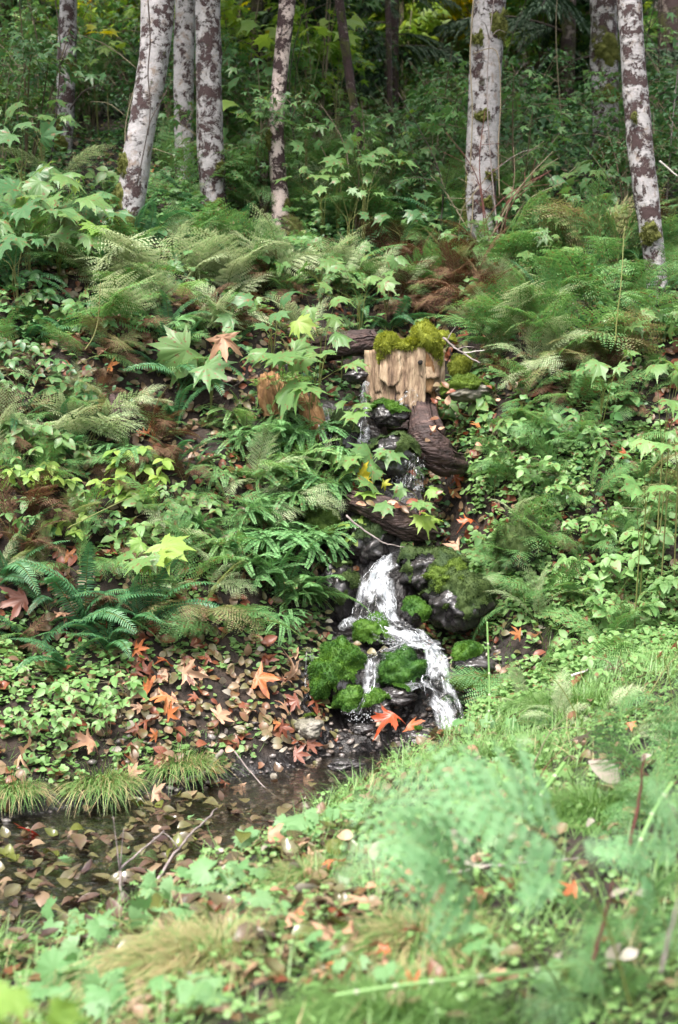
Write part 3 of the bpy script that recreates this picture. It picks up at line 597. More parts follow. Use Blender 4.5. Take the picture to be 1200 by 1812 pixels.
# thin dark vines on the thick leaning trunk and woody lianas on the broad one
def vine(label, y, pts, r, mt='darktwig', name='climbing_vine', cat='vine'):
    P = curve([at(a, b, y+(dy[0] if dy else 0)) for a, b, *dy in pts], 5*len(pts)); o = P[0].copy(); g = Geo(); tube(g, P-o, np.linspace(r, r*.6, len(P)), 5)
    return tag(link(name, g.mesh(name, M[mt], True), loc=o), label, cat)
vine('thin dark vine hanging along the thick leaning white trunk', 11.12, [(262, 0), (266, 70), (262, 130), (266, 190), (262, 240)], .006)
vine('forked dark vine crossing low over the thick leaning white trunk', 11.1, [(243, 325), (256, 260), (266, 215), (285, 180), (296, 160)], .005)
vine('long bare grey stem climbing the middle of the broad straight trunk', 12.05, [(838, 0), (834, 60), (832, 110), (836, 200), (832, 300)], .007, 'cane')
vine('bare stem curving across the broad straight trunk above its moss tuft', 12.05, [(884, 350), (882, 260), (886, 170), (878, 90), (838, 95)], .006, 'cane')

# conifers and drooping cedars behind
def bough_mesh(L, seed, n=26):
    rs = np.random.default_rng(seed); g = Geo(); P = arch(12, -35, rs.uniform(-.2, .2), L, 20); tube(g, P[::2], np.linspace(.022, .004, 10), 5, 0, 1, cap=False)
    Tn, X, N = frames(P); tp = np.linspace(0, 1, 20)
    for i in range(n):
        t = .12+.86*i/n; s = 1 if i % 2 else -1; p0 = np.array([np.interp(t, tp, P[:, k]) for k in range(3)]); j = int(t*19)
        ln = L*.34*(1.15-t)*rs.uniform(.7, 1.2); D = s*X[j]*.8+Tn[j]*.7; q = np.linspace(0, 1, 9)[:, None]
        PP = p0+D*ln*q+np.array([0, 0, -1.])*ln*.75*q**1.7
        m = int(ln/.016)+6; v = np.linspace(.05, 1, m); e = np.linspace(0, 1, 9); pp = np.stack([np.interp(v, e, PP[:, k]) for k in range(3)], -1)
        tt = np.gradient(pp, axis=0); tt /= np.linalg.norm(tt, axis=1, keepdims=True)
        for s2 in (-1, 1):
            D2 = tt*.9+np.cross(tt, [0, 0, 1.])*s2*.9+rs.normal(0, .25, (m, 3))+[0, 0, -.35]
            g.inst(diamond, basis(D2, rs.normal(0, .4, (m, 3))+[0, -.4, 1])*np.array([.24, 1, 1])*(.085*(1.2-v*.6))[:, None, None], pp, rs.uniform(0, 1, m))
    return g.mesh('bough', [M['cedar'], M['darktwig']])
BOUGH = [bough_mesh(L, s) for L, s in ((1.5, 1), (1.9, 2), (1.2, 3), (1.7, 4))]
def cedar(px, y, h, r, seed, phrase='drooping dark cedar', nb=34, zlo=.25):
    x = at(px, 300, y)[0]; z = float(H(x, y)); rs = random.Random(seed)
    t = thing('cedar_tree', phrase, 'tree', 'cedars behind the alders', (x, y, z-.1), ref=np.array([x, y, min(z+1.6, y*.22+2)]))
    g = Geo(); tube(g, curve([[0, 0, 0], [.03, 0, h*.5], [0, 0, h]], 14), np.linspace(.11, .02, 14)*(1 if h > 4 else .6), 9, .5, 0, rough=.1, seed=seed); link('trunk', g.mesh('trunk', M['bark_dim'], True), t)
    for i in range(nb):
        f = zlo+(1-zlo)*i/nb; s = r*(1.12-f)*rs.uniform(.7, 1.1)/1.5+.12
        link('bough', BOUGH[rs.randrange(4)], t, (0, 0, h*f), (rs.uniform(-.15, .25), rs.uniform(-.3, .3), rs.uniform(0, 6.28)), s)
for i, (px, y, h, r) in enumerate([(455, 17.5, 6.5, 1.9), (1000, 18, 7, 1.9), (955, 23, 8, 2.0), (735, 22.5, 7.5, 2.0), (10, 17, 6, 1.6), (690, 17.6, 5.5, 1.0), (570, 23, 8, 2.2), (30, 22, 8, 2.2), (830, 25, 9, 2.6), (1120, 22, 8, 2.2), (330, 24, 8, 2.4),
        (430, 27, 9, 2.6), (1210, 20, 7, 2.), (180, 28, 10, 2.6), (660, 31, 10, 2.8), (1010, 30, 10, 2.8), (-60, 26, 9, 2.6), (880, 34, 11, 3), (520, 34, 11, 3), (300, 36, 11, 3), (1150, 34, 11, 3), (740, 38, 12, 3), (80, 36, 11, 3), (1290, 27, 9, 2.6), (-120, 35, 10, 3)]):
    cedar(px, y, h, r, 50+i, 'drooping dark cedar' if y < 26 else 'far dim conifer', nb=34 if y < 20 else 28, zlo=.12 if y > 16.9 else .3)

# far wood behind everything: one mass of foliage
rs = RNG; n = 26000; g = Geo(); x = rs.uniform(-26, 26, n); y = rs.uniform(38, 52, n); z = H(x, y)+rs.uniform(0, 1, n)**.8*12
nz = fbm(x*.4, z*.4, 3); k = nz > -.25; c = np.clip(.4+nz, 0, 1)
g.inst(small_oval, basis(rs.normal(0, 1, (n, 3)), rs.normal(0, 1, (n, 3))+[0, -1, 1], rs.uniform(.25, .5, n))[k], np.stack([x, y, z], -1)[k], c[k])
tag(link('forest', g.mesh('forest', M['dark'])), 'far off wood closing the view above the slope', 'forest', kind='stuff')

# leafy shrubs behind the first trees
def shrub_mesh(seed, h, w, n, shape, leaf, mt, stems=6, layered=True):
    rs = np.random.default_rng(seed); g = Geo(); tips = []
    for i in range(stems):
        a = rs.uniform(0, 2*PI); q = rs.uniform(.3, 1)*w; e = np.array([math.cos(a)*q, math.sin(a)*q, h*rs.uniform(.6, 1)]); mid = e*[.35, .35, .6]+rs.normal(0, .05, 3)
        c = curve([[0, 0, 0], mid, e], 9); tube(g, c, np.linspace(.012, .003, 9), 4, rs.random(), 1, cap=False); tips.append(c)
        for j in range(3):
            b = c[rs.integers(3, 8)]; e2 = b+rs.normal(0, .28*w, 3)*[1, 1, .35]+[0, 0, .05]; c2 = curve([b, (b+e2)/2+[0, 0, .05], e2], 6); tube(g, c2, .004, 3, rs.random(), 1, cap=False); tips.append(c2)
    k = rs.integers(0, len(tips), n); p = np.array([tips[a][rs.integers(len(tips[a])//3, len(tips[a]))] for a in k])+rs.normal(0, .09, (n, 3))*[1, 1, .6 if layered else 1]
    out = p*[1, 1, 0]; D = out/(np.linalg.norm(out, axis=1, keepdims=True)+.01)+rs.normal(0, .7, (n, 3))*[1, 1, .3]+[0, 0, -.25]
    U = rs.normal(0, .38, (n, 3))+[0, -.15, 1]
    g.inst(shape, basis(D, U, leaf*rs.uniform(.6, 1.25, n)), p, np.clip(rs.normal(.45, .25, n), 0, 1))
    return g.mesh('foliage', [M[mt], M['cane']])
SHM = {}
def shrub(px, py, y, scale, kind, mt, phrase, seed, h=None):
    """placed by where it stands: x from the photo column at depth y"""
    key = (kind, mt, seed % 3)
    if key not in SHM:
        spec = {'maple': (1.5, .8, 330, starleaf[0], .085), 'salal': (.9, .6, 300, small_oval, .075), 'fine': (1.3, .7, 640, small_oval, .05), 'tall': (3.4, 1.1, 620, starleaf[0], .12)}[kind]
        SHM[key] = shrub_mesh(seed*3+len(SHM), *spec, mt)
    p = at(px, py, y); z = float(H(p[0], y))
    t = link('shrub', SHM[key], loc=(p[0], y, z-.03), rot=(random.uniform(-.08, .08), random.uniform(-.08, .08), random.uniform(0, 6.28)), scale=scale)
    tag(t, phrase, 'shrub', 'shrubs under the trees'); AUTO.append((t, phrase, np.array([p[0], y, z+.6*scale])))
rr = random.Random(4)
ADJ = {'lime': 'lime leaved shrub toned as backlit', 'yleaf': 'yellow leaved shrub toned as backlit', 'dark': 'deep green shrub', 'maple': 'soft green broadleaf shrub', 'maple_blue': 'cool green broadleaf shrub', 'lady': 'mid green small leaved shrub'}
SL = []
for px, py, y, s, kd, mt in [(190, 150, 19, 1.2, 'tall', 'maple'), (160, 200, 16, 1, 'maple', 'lady'), (300, 200, 17.5, 1, 'tall', 'lime'), (430, 150, 16, .9, 'tall', 'lime'), (560, 100, 15.5, 1.05, 'tall', 'lime'), (590, 150, 17, 1.1, 'tall', 'lady'), (500, 60, 20, 1.3, 'tall', 'lime'),
        (660, 100, 23, 1.6, 'tall', 'lime'), (740, 120, 27, 1.8, 'tall', 'yleaf'), (700, 130, 30, 2, 'tall', 'yleaf'), (130, 80, 24, 1.6, 'tall', 'lime'), (60, 200, 17, 1.1, 'tall', 'lady'), (950, 80, 28, 1.9, 'tall', 'yleaf'), (1000, 60, 25, 1.6, 'tall', 'lime'), (910, 60, 26, 1.6, 'tall', 'lime'),
        (180, 40, 21, 1.2, 'tall', 'yleaf'), (240, 180, 20, 1.2, 'tall', 'lime'), (400, 60, 24, 1.6, 'tall', 'lady'), (1080, 90, 27, 1.7, 'tall', 'lady'), (1140, 120, 22, 1.3, 'tall', 'lady'), (620, 60, 20, 1.3, 'tall', 'lime'), (20, 90, 25, 1.7, 'tall', 'lady')]:
    SL.append((px, py, y, s, kd, mt))
for px, y, s, mt in [(100, 26, 1.9, 'yleaf'), (150, 18, 1.1, 'lime'), (210, 23, 1.6, 'lime'), (320, 28, 2, 'yleaf'), (410, 22, 1.5, 'lime'), (460, 30, 2.1, 'yleaf'), (560, 26, 1.8, 'lime'), (630, 28, 2, 'yleaf'), (690, 24, 1.7, 'lime'), (770, 24, 1.6, 'lime'), (800, 32, 2.3, 'yleaf'), (900, 24, 1.6, 'lime'), (940, 32, 2.3, 'yleaf'), (1030, 30, 2.1, 'lime'), (1100, 32, 2.2, 'lime'), (20, 30, 2, 'lime'), (715, 19.3, 1.2, 'lime'), (765, 20.5, 1.3, 'yleaf'), (960, 19.6, 1.2, 'lime'), (1015, 21, 1.3, 'yleaf'), (905, 20.2, 1.2, 'lime'), (800, 22, 1.5, 'lime'), (1130, 19, 1.1, 'lime'), (380, 19, 1.2, 'lime'), (560, 19.5, 1.2, 'yleaf'), (640, 20, 1.3, 'lime'), (230, 19, 1.1, 'yleaf'), (60, 20, 1.2, 'lime'), (845, 21, 1.3, 'yleaf')]: SL.append((px, 100, y, s, 'tall', mt))  # lime and yellow leaf colours stand in for backlit foliage in the gaps
for i in range(150):
    y = 12.6+rr.random()**1.2*14; px = rr.uniform(-60, 1260)
    if y < 14 and (190 < px < 300 or 340 < px < 400 or 470 < px < 520 or 820 < px < 890): y += 2
    if 290 < px < 352 and y < 15.6: y += 3.2
    if (70 < px < 140 or 1035 < px < 1105) and y < 15: y += 2.6
    if y > 18: kd, mt = rr.choice([('maple', 'lady'), ('tall', 'dark'), ('maple', 'maple'), ('tall', 'lady'), ('maple', 'dark'), ('maple', 'lime')])
    elif px < 620: kd, mt = rr.choice([('maple', 'lady'), ('maple', 'maple'), ('fine', 'dark'), ('salal', 'lady'), ('maple', 'maple_blue'), ('fine', 'lady')])
    else: kd, mt = rr.choice([('salal', 'dark'), ('maple', 'maple_blue'), ('fine', 'dark'), ('salal', 'maple_blue'), ('maple', 'lady'), ('salal', 'lady')])
    s = rr.uniform(.6, 1.05)*(1+.02*(y-12)) if kd != 'tall' else rr.uniform(.6, 1.1)
    SL.append((px, 250, y, s, kd, mt))
for i, (px, py, y, s, kd, mt) in enumerate(SL): shrub(px, py, y, s, kd, mt, ('tall ' if kd == 'tall' else '')+ADJ[mt], i)
#--END-C--
# ------------------------------------------------------------------ rocks, stump, rotten wood
def rock(label, px, py, y, wpx, hpx, mt='rock', moss='moss_wet', cover=.0, seed=0, fuzz=.012, n=4500, depth=None, cat='rock', name='mossy_rock'):
    c = at(px, py, y); rx = wpx/2/ppm(y)*.9; rz = hpx/2/ppm(y)*.88; ry = depth or (rx+rz)/2
    import bmesh
    bm = bmesh.new(); bmesh.ops.create_icosphere(bm, subdivisions=5, radius=1)
    V = np.array([v.co[:] for v in bm.verts]); F = np.array([[v.index for v in f.verts] for f in bm.faces]); bm.free()
    o = seed*3.7
    d = 1+.42*fbm(V[:, 0]*1.3+o, V[:, 1]*1.3+V[:, 2]*1.7, 5)+.22*fbm(V[:, 2]*3+o, V[:, 0]*3-V[:, 1]*2, 3)
    V = V*d[:, None]*[rx, ry, rz]
    nn = V/np.linalg.norm(V, axis=1, keepdims=True)
    t = link(name, None, loc=c); tag(t, label, cat, 'rocks in and beside the cascade')
    g = Geo().add(V, F, .5); link('stone', g.mesh('stone', M[mt], True), t)
    if moss:
        rs = np.random.default_rng(seed); mk = (fbm(V[:, 0]*9+o, V[:, 2]*9+V[:, 1]*5, 3)*.9+nn[:, 2]*.7) > cover
        mk = mk | (nn[:, 2] > .93)
        lump = .5+fbm(V[:, 0]*16+o, V[:, 2]*16+V[:, 1]*9, 3)
        W = V+nn*(np.clip(lump, 0, 1.4)*.034)[:, None]; fm = mk[F].all(1); g = Geo(); g.add(W, F[fm], np.clip(lump*.6, 0, 1))
        A, B, C = W[F[fm]].transpose(1, 0, 2); ar = np.linalg.norm(np.cross(B-A, C-A), axis=1); k = rs.choice(len(ar), n, p=ar/ar.sum())
        u = rs.random((n, 1)); v = rs.random((n, 1))*(1-u); p = A[k]+(B-A)[k]*u+(C-A)[k]*v; N_ = nn[F[fm][:, 0]][k]
        D = N_+rs.normal(0, .6, (n, 3))+[0, 0, -.1]
        g.inst(diamond, basis(D, rs.normal(0, 1, (n, 3)))*np.array([.3, 1, 1])*(rs.uniform(.5, 1.25, n)*fuzz)[:, None, None], p, np.clip(lump[F[fm][:, 0]][k]*.6+rs.normal(0, .2, n), 0, 1))
        link('moss', g.mesh('moss', M[moss], True), t)
    return t
rock('bright green mossy boulder standing between two thin trickles at the foot of the cascade', 600, 1192, 8.0, 98, 130, cover=-.22, seed=1, moss='moss_wet', fuzz=.016, n=9000)
rock('small mossy knob at the foot of the bright boulder, touching the pool', 616, 1243, 7.88, 46, 50, cover=-.4, seed=2, n=3000)
rock('low mossy stone splitting the white water below the main fall', 664, 1118, 8.36, 66, 60, cover=.0, seed=3, n=3500)
rock('round mossy stone just under the splash, between the two branches of water', 716, 1188, 8.06, 86, 84, cover=-.12, seed=4, n=6000)
rock('dark mossy boulder overhung by a pale fern beside the fall', 806, 1066, 8.5, 136, 130, cover=-.1, seed=5, moss='moss_dark', n=8000, fuzz=.014)
rock('tall dark rock with moss patches at the lip of the main fall', 762, 1005, 8.68, 116, 100, cover=.0, seed=6, moss='moss_dark', n=6000)
rock('yellow green moss hummock on top of the dark boulder', 792, 1022, 8.5, 76, 50, cover=-.6, seed=26, moss='moss', n=4000, fuzz=.015)
rock('little mossy stone wedged beside the main fall under the dark rock', 728, 1082, 8.42, 42, 40, cover=-.2, seed=7, n=2500)
rock('bare wet black rock along the far side of the main fall', 596, 1045, 8.68, 76, 130, cover=.45, seed=8, moss='moss_dark', n=3000)
rock('dark dripping rock under the rotten log', 655, 960, 8.85, 96, 90, cover=.2, seed=9, moss='moss_dark', n=4000)
rock('small brown stone with a moss tuft, behind the red maple leaf', 672, 1250, 7.86, 44, 48, cover=.1, seed=10, n=2500)
rock('flat wet brown stone holding fallen leaves above the red maple leaf', 702, 1232, 7.92, 76, 36, cover=.7, seed=11, n=1000)
rock('pale lichen speckled stone at the edge of the pool', 546, 1288, 7.65, 60, 46, mt='dryrock', cover=.75, seed=12, moss='moss', n=700, name='stone_block')
rock('dark mossy rock between the two upper trickles', 606, 772, 9.4, 60, 90, cover=.0, seed=13, moss='moss_dark', n=4000)
rock('black wet rock under the upper fall behind the lobed leaves', 690, 812, 9.15, 90, 100, cover=.5, seed=14, moss='moss_dark', n=2500)
rock('small mossy ledge stone below the stump', 690, 735, 9.5, 70, 50, cover=.2, seed=15, moss='moss_wet', n=2500)
rock('flat mossy boulder beside the stump with a twig lying over it', 826, 690, 9.8, 96, 44, mt='dryrock', cover=.25, seed=16, moss='moss', n=4500)
rock('small yellow moss hummock beside the stump', 812, 648, 10.0, 30, 44, mt='dryrock', cover=-.3, seed=17, moss='moss_yellow', n=3000)
rock('tiny moss cushion behind the stump', 788, 598, 10.2, 36, 24, mt='dryrock', cover=-.6, seed=18, moss='moss_yellow', n=1800)
rock('dark wet stone at the upper pool behind the stump', 634, 662, 10.0, 56, 36, cover=.6, seed=19, moss='moss_dark', n=1000)
rock('wet stone ledge beside the lowest white water', 836, 1172, 8.1, 90, 60, cover=.2, seed=20, moss='moss_wet', n=3500)
rock('leafy mossy stone at the lower edge of the cascade', 842, 1212, 7.95, 76, 50, cover=.0, seed=21, moss='moss', n=3500)
rock('mossy bank stone below the maidenhair ferns', 568, 935, 8.85, 60, 80, cover=-.3, seed=22, moss='moss', n=4000)
rock('brown mossy bank stone under the green ground cover', 925, 965, 8.75, 84, 100, cover=-.1, seed=23, moss='moss_dark', n=4000)
rock('small wet stone in the shallow pool', 640, 1290, 7.7, 50, 22, cover=.9, seed=24, moss=None)
rock('flat dark stone breaking the stream surface', 610, 1352, 7.25, 74, 26, cover=.9, seed=25, moss=None)
rock('dark stone edge of the pool below the red maple leaf', 740, 1305, 7.6, 60, 30, cover=.7, seed=27, moss='moss_wet', n=800)

# stump
def stump():
    y = 9.85; c = at(722, 700, y); t = link('tree_stump', None, loc=c); tag(t, 'pale rotten tree stump capped with yellow green moss above the cascade', 'tree stump')
    s = 1/ppm(y)         # metres per photo pixel
    g = Geo(); P = np.array([[0, .1, -60*s], [0, .1, 0], [0, .1, 60*s], [0, .1, 90*s]]); tube(g, curve(P, 14), np.linspace(46, 44, 14)*s, 18, rough=.2, seed=3); link('core', g.mesh('core', M['darkwood'], True), t)
    rs = np.random.default_rng(5); sl = [(-52, 34, -2, 8), (-36, 30, -18, 4), (-20, 26, -28, 0), (-4, 30, -14, -4), (12, 30, -22, -6), (28, 26, 6, -4), (40, 26, 18, 0), (50, 18, 4, 6),
        (-42, 26, -30, 6), (-28, 34, 26, -5), (2, 38, 36, -5), (34, 34, 30, -3), (36, 24, -28, 8), (-10, 22, 8, -4), (-46, 20, 12, 2)]
    for i, (x0, w, zb, dy) in enumerate(sl):
        nu, nv = 9, 14; u = np.linspace(-1, 1, nu); jag = zb-6+10*rs.random(nu)-9*(1-np.abs(u)**1.5)*rs.random(); jag[0] += 9; jag[-1] += 7
        topz = 86-abs(x0)*.12; v = np.linspace(0, 1, nv)[:, None]
        X = x0*1.12+u[None]*w*.58*(1-.10*v)+3*fbm(v*3+i, u[None]+i); Z = topz+(jag[None]-topz)*v; Yc = dy*1.2+(np.abs(x0+u[None]*w/2)/56)**2*20-13+4*fbm(u[None]*2+i*3, v*4)+(v**2)*rs.uniform(-6, 4)-i*.05
        V = np.stack([X, Yc+0*Z, Z], -1)*s; W = V+np.array([0, 7*s, 0]); a = np.arange(nv-1)[:, None]*nu+np.arange(nu-1)[None]
        F = np.stack([a, a+nu, a+nu+1, a+1], -1).reshape(-1, 4); K = nu*nv
        edge = np.array([k for k in range(nu)]+[nu-1+nu*k for k in range(1, nv)]+[K-2-k for k in range(nu-1)]+[nu*k for k in range(nv-2, 0, -1)]); e2 = np.roll(edge, -1)
        g = Geo().add(np.vstack([V.reshape(-1, 3), W.reshape(-1, 3)]), [F, F[:, ::-1]+K, np.stack([edge, e2, e2+K, edge+K], -1)])
        link('wood_slab', g.mesh('wood_slab', M['rotwood'] if i not in (5, 12) else M['orangewood']), t)
    g = Geo(); tube(g, [[20*s, -.128, 58*s], [20*s, -.08, 58*s]], [4.5*s, 4*s], 10, rough=.3); link('knot_hole_shade', g.mesh('knot_hole_shade', hole_shade_mat), t)  # solid black stub, painted as the shade inside a knot hole
    # moss: two humps and a fringe hanging down
    g = Geo(); 
    blobs = [(30, 98, 27, 30, 26), (-36, 88, 24, 21, 24), (-24, 70, 17, 16, 10), (-4, 84, 28, 10, 22), (-42, 70, 12, 20, 16), (-34, 56, 14, 14, 10), (46, 82, 12, 24, 18), (52, 66, 7, 20, 12), (12, 90, 18, 10, 22), (-22, 72, 15, 12, 12)]
    import bmesh
    bm = bmesh.new(); bmesh.ops.create_icosphere(bm, subdivisions=4, radius=1); V0 = np.array([v.co[:] for v in bm.verts]); F0 = np.array([[v.index for v in f.verts] for f in bm.faces]); bm.free()
    for i, (x, z, rx, rz, ry) in enumerate(blobs):
        d = 1+.35*fbm(V0[:, 0]*1.8+i*5, V0[:, 2]*1.8+V0[:, 1], 4); V = (V0*d[:, None]*[rx, ry, rz]*.88+[x, -3+(abs(x)/50)**2*10, z+3])*s
        g.add(V, F0, np.clip(.5+.8*(d-1), 0, 1)); m = 3600; k = rs.integers(0, len(F0), m); p = V[F0[k]].mean(1)+rs.normal(0, .003, (m, 3)); N_ = V0[F0[k][:, 0]]
        D = N_+rs.normal(0, .4, (m, 3))+[0, -.1, -.15]; g.inst(diamond, basis(D, rs.normal(0, 1, (m, 3)))*np.array([.22, 1, 1])*(rs.uniform(.4, 1.2, m)*.022)[:, None, None], p, rs.uniform(0, 1, m))
    link('moss', g.mesh('moss', M['moss_yellow'], True), t)
    return t
hole_shade_mat, nt_, N_, L_ = mat('hollow'); _p = N_('BsdfPrincipled', i_Roughness=1.); _p.inputs['Base Color'].default_value = (.006, .004, .003, 1); L_(_p.outputs[0], N_('OutputMaterial').inputs[0])  # plain black standing for the shade in the knot hole
stump()
def log(label, pts, y, wpx, mt, seed=0, squash=1., name='rotten_log', grooves=.3, dy=0, slabs=11):
    P = np.array([at(a, b, y+q) for a, b, q in pts]); o = P.mean(0); n = 30; P = curve(P-o, n); r = np.interp(np.linspace(0, 1, n), np.linspace(0, 1, len(wpx)), wpx)/2/ppm(y)
    t = link(name, None, loc=o); tag(t, label, 'log', None); g = Geo(); tube(g, P[2:-2], r[2:-2]*.72, 16, rough=.5, seed=seed); link('core', g.mesh('core', M['darkwood'], True), t)
    Tn, X, N = frames(P, (0, -.3, 1)); rs = np.random.default_rng(seed+40)
    for i in range(slabs):
        ph = 2*PI*i/slabs+rs.uniform(-.2, .2); a, b = rs.integers(0, 5), n-rs.integers(1, 8); idx = np.arange(a, b); m = len(idx); k = 7; w = 2*PI/slabs*rs.uniform(.55, .85)
        u = np.linspace(-1, 1, k)[None]; ang = ph+u*w*(1+.5*fbm(idx*.4+seed, idx*0+i, 2))[:, None]; sh = (idx[:, None]+rs.uniform(-1, 1, k)[None]*((idx[:, None] < a+3)|(idx[:, None] > b-5))*2.6)
        C = np.stack([np.interp(sh, range(n), P[:, q]) for q in range(3)], -1); rr = r[idx][:, None]*(1+.16*fbm(ang*3+seed, sh*.25, 4)+rs.uniform(-.12, .26)-.10*u**2)
        V = C+rr[..., None]*(np.cos(ang)[..., None]*X[idx][:, None]+np.sin(ang)[..., None]*N[idx][:, None]); W = C+(V-C)*.82
        q = np.arange(m-1)[:, None]*k+np.arange(k-1)[None]; F = np.stack([q, q+1, q+k+1, q+k], -1).reshape(-1, 4); K = m*k
        ed = np.array(list(range(k))+[k-1+k*z for z in range(1, m)]+[K-2-z for z in range(k-1)]+[k*z for z in range(m-2, 0, -1)]); e2 = np.roll(ed, -1)
        g = Geo().add(np.vstack([V.reshape(-1, 3), W.reshape(-1, 3)]), [F, F[:, ::-1]+K, np.stack([ed, e2, e2+K, ed+K], -1)]); link('wood_slab', g.mesh('wood_slab', M[mt]), t)
    return t
log('dark brown rotten log lying slantwise over the top of the main fall', [(612, 882, .15), (650, 893, 0), (690, 912, -.05), (735, 938, -.02), (770, 950, .1)], 8.82, [24, 40, 50, 46, 26], 'darkwood', 1)
log('curved purple brown slab of rotten wood hanging over the dark hollow', [(746, 728, .2), (752, 760, .02), (764, 790, .0), (790, 815, .05), (815, 818, .2)], 9.38, [44, 58, 60, 54, 40], 'darkwood', 2, name='rotten_wood')
log('orange rotten root end on the bank behind the maidenhair ferns', [(478, 668, .1), (488, 700, 0), (496, 735, -.02)], 9.5, [36, 54, 50], 'orangewood', 3, name='rotten_root')
log('mossy orange root below the hanging lobed leaves', [(545, 700, .1), (556, 740, 0), (566, 790, 0)], 9.45, [34, 40, 34], 'orangewood', 4, name='rotten_root')
log('dark fallen log in the shade behind the stump', [(560, 620, .1), (610, 612, .0), (668, 604, .1)], 10.3, [40, 44, 40], 'darkwood', 5)
log('grey brown snag sticking up among the dead ferns on the bank', [(205, 700, .1), (212, 740, 0), (222, 790, 0)], 9.0, [18, 30, 30], 'darkwood', 6, name='broken_snag')

# ------------------------------------------------------------------ falling water
def fall(name, rows, mt='foam', label=None, dens=1.0, strands=60, seed=0):
    strands = int(strands*(.14 if mt == 'foam' else .6))
    """rows = (left px, right px, py, depth) down the flow"""
    A = np.array(rows, float); n = len(A); q = np.linspace(0, n-1, n*13); E = np.stack([np.interp(q, range(n), A[:, k]) for k in range(4)], -1)
    for _ in range(3): E[1:-1] = (E[:-2]+2*E[1:-1]+E[2:])/4
    Lp = at(E[:, 0], E[:, 2], E[:, 3]); Rp = at(E[:, 1], E[:, 2], E[:, 3]); rs = np.random.default_rng(seed)
    m = 44; u = np.linspace(0, 1, m); P = Lp[:, None]*(1-u)[None, :, None]+Rp[:, None]*u[None, :, None]
    S = np.concatenate([[0], np.cumsum(np.linalg.norm(np.diff(.5*(Lp+Rp), axis=0), axis=1))]); w = np.linalg.norm(Rp-Lp, axis=1)
    fu = (u[None]-.5)*w[:, None]; fv = np.repeat(S[:, None], m, 1)
    b = .03*fbm(fu*26+seed, fv*10, 4)+.035*fbm(fu*12+seed*2, fv*16, 3)+.03*(1-(2*u[None]-1)**2)
    P[..., 1] -= b*1.1; P[..., 2] += b*.9
    den = np.clip((1-np.abs(2*u[None]-1)**2.2)*1.3, 0, 1)*dens*np.clip(.80+2.4*fbm(fu*11, fv*7+seed, 3), .0, 1.15)
    o = P.mean((0, 1)); g = Geo(); k, mm = P.shape[:2]; i, j = np.meshgrid(np.arange(k-1), np.arange(mm-1), indexing='ij')
    g.add((P-o).reshape(-1, 3), np.stack([i*mm+j, (i+1)*mm+j, (i+1)*mm+j+1, i*mm+j+1], -1).reshape(-1, 4), den.ravel(), 0, np.stack([fu, fv, 0*fu], -1).reshape(-1, 3))
    for s in range(strands):
        c = rs.uniform(.03, .97); a = rs.integers(0, max(1, k-14)); e = min(k-1, a+rs.integers(8, 26)); c2 = c+np.cumsum(rs.normal(0, .012, e-a)); idx = np.clip((c2*(mm-1)).astype(int), 0, mm-1)
        Q = P[np.arange(a, e), idx]-o; Q = Q+np.array([0, -.012-.02*rs.random(), .006+.015*rs.random()])*np.sin(np.linspace(0, PI, e-a))[:, None]
        ww = rs.uniform(.0008, .0028)*np.sin(np.linspace(.05, PI-.05, e-a)); V = np.stack([Q-[1, 0, 0]*ww[:, None], Q+[1, 0, 0]*ww[:, None]], 1).reshape(-1, 3); z = np.arange(e-a-1)*2
        g.add(V, np.stack([z, z+1, z+3, z+2], -1), 1.6 if mt == 'foam' else 1.1, 0, np.repeat(np.stack([fu[a:e, 0]+c, fv[a:e, 0], 0*fv[a:e, 0]], -1), 2, 0))
    nd = int(strands*2.2); dq = P[rs.integers(0, k, nd), rs.integers(0, mm, nd)]-o+rs.normal(0, .012, (nd, 3))+[0, -.03, .012]
    oc = (np.array([[1, 0, 0], [-1, 0, 0], [0, 1, 0], [0, -1, 0], [0, 0, 1.2], [0, 0, -1.2]], float), [np.array([[0, 2, 4], [2, 1, 4], [1, 3, 4], [3, 0, 4], [2, 0, 5], [1, 2, 5], [3, 1, 5], [0, 3, 5]])])
    g.inst(oc, np.eye(3)[None]*rs.uniform(.001, .0032, nd)[:, None, None], dq, 2.)
    return tag(link(name, g.mesh(name, M[mt], True), loc=o), label, kind='structure')
fall('main_waterfall', [(678, 718, 984, 8.72), (662, 712, 998, 8.68), (640, 698, 1020, 8.62), (630, 700, 1050, 8.54), (622, 704, 1085, 8.45), (612, 722, 1100, 8.40), (640, 748, 1115, 8.30), (668, 768, 1135, 8.20), (690, 780, 1142, 8.15), (740, 788, 1152, 8.05)], strands=170, dens=1.35, seed=1, label='white main fall')
fall('lower_waterfall', [(742, 784, 1146, 8.12), (746, 794, 1170, 8.03), (748, 800, 1195, 7.98), (738, 806, 1210, 7.92), (752, 812, 1235, 7.84), (768, 822, 1262, 7.76), (772, 824, 1290, 7.68), (768, 822, 1312, 7.6)], strands=120, dens=1.25, seed=2, label='lower white water')
fall('side_waterfall', [(684, 760, 1146, 8.14), (650, 706, 1160, 8.10), (640, 684, 1170, 8.05), (642, 678, 1195, 8.0), (640, 672, 1220, 7.95), (626, 668, 1245, 7.9), (604, 664, 1265, 7.82)], strands=50, dens=.85, seed=3, label='thin side fall')
fall('shelf_waterfall', [(600, 640, 1102, 8.42), (596, 640, 1110, 8.36), (604, 650, 1118, 8.3)], strands=14, dens=.8, seed=8)
fall('cross_waterfall', [(700, 760, 1205, 7.97), (706, 768, 1214, 7.9), (724, 780, 1224, 7.85)], strands=20, dens=.9, seed=9)
fall('boulder_trickle', [(538, 556, 1150, 8.1), (536, 556, 1190, 8.04), (536, 558, 1240, 7.9)], mt='trickle', strands=16, dens=.9, seed=4)
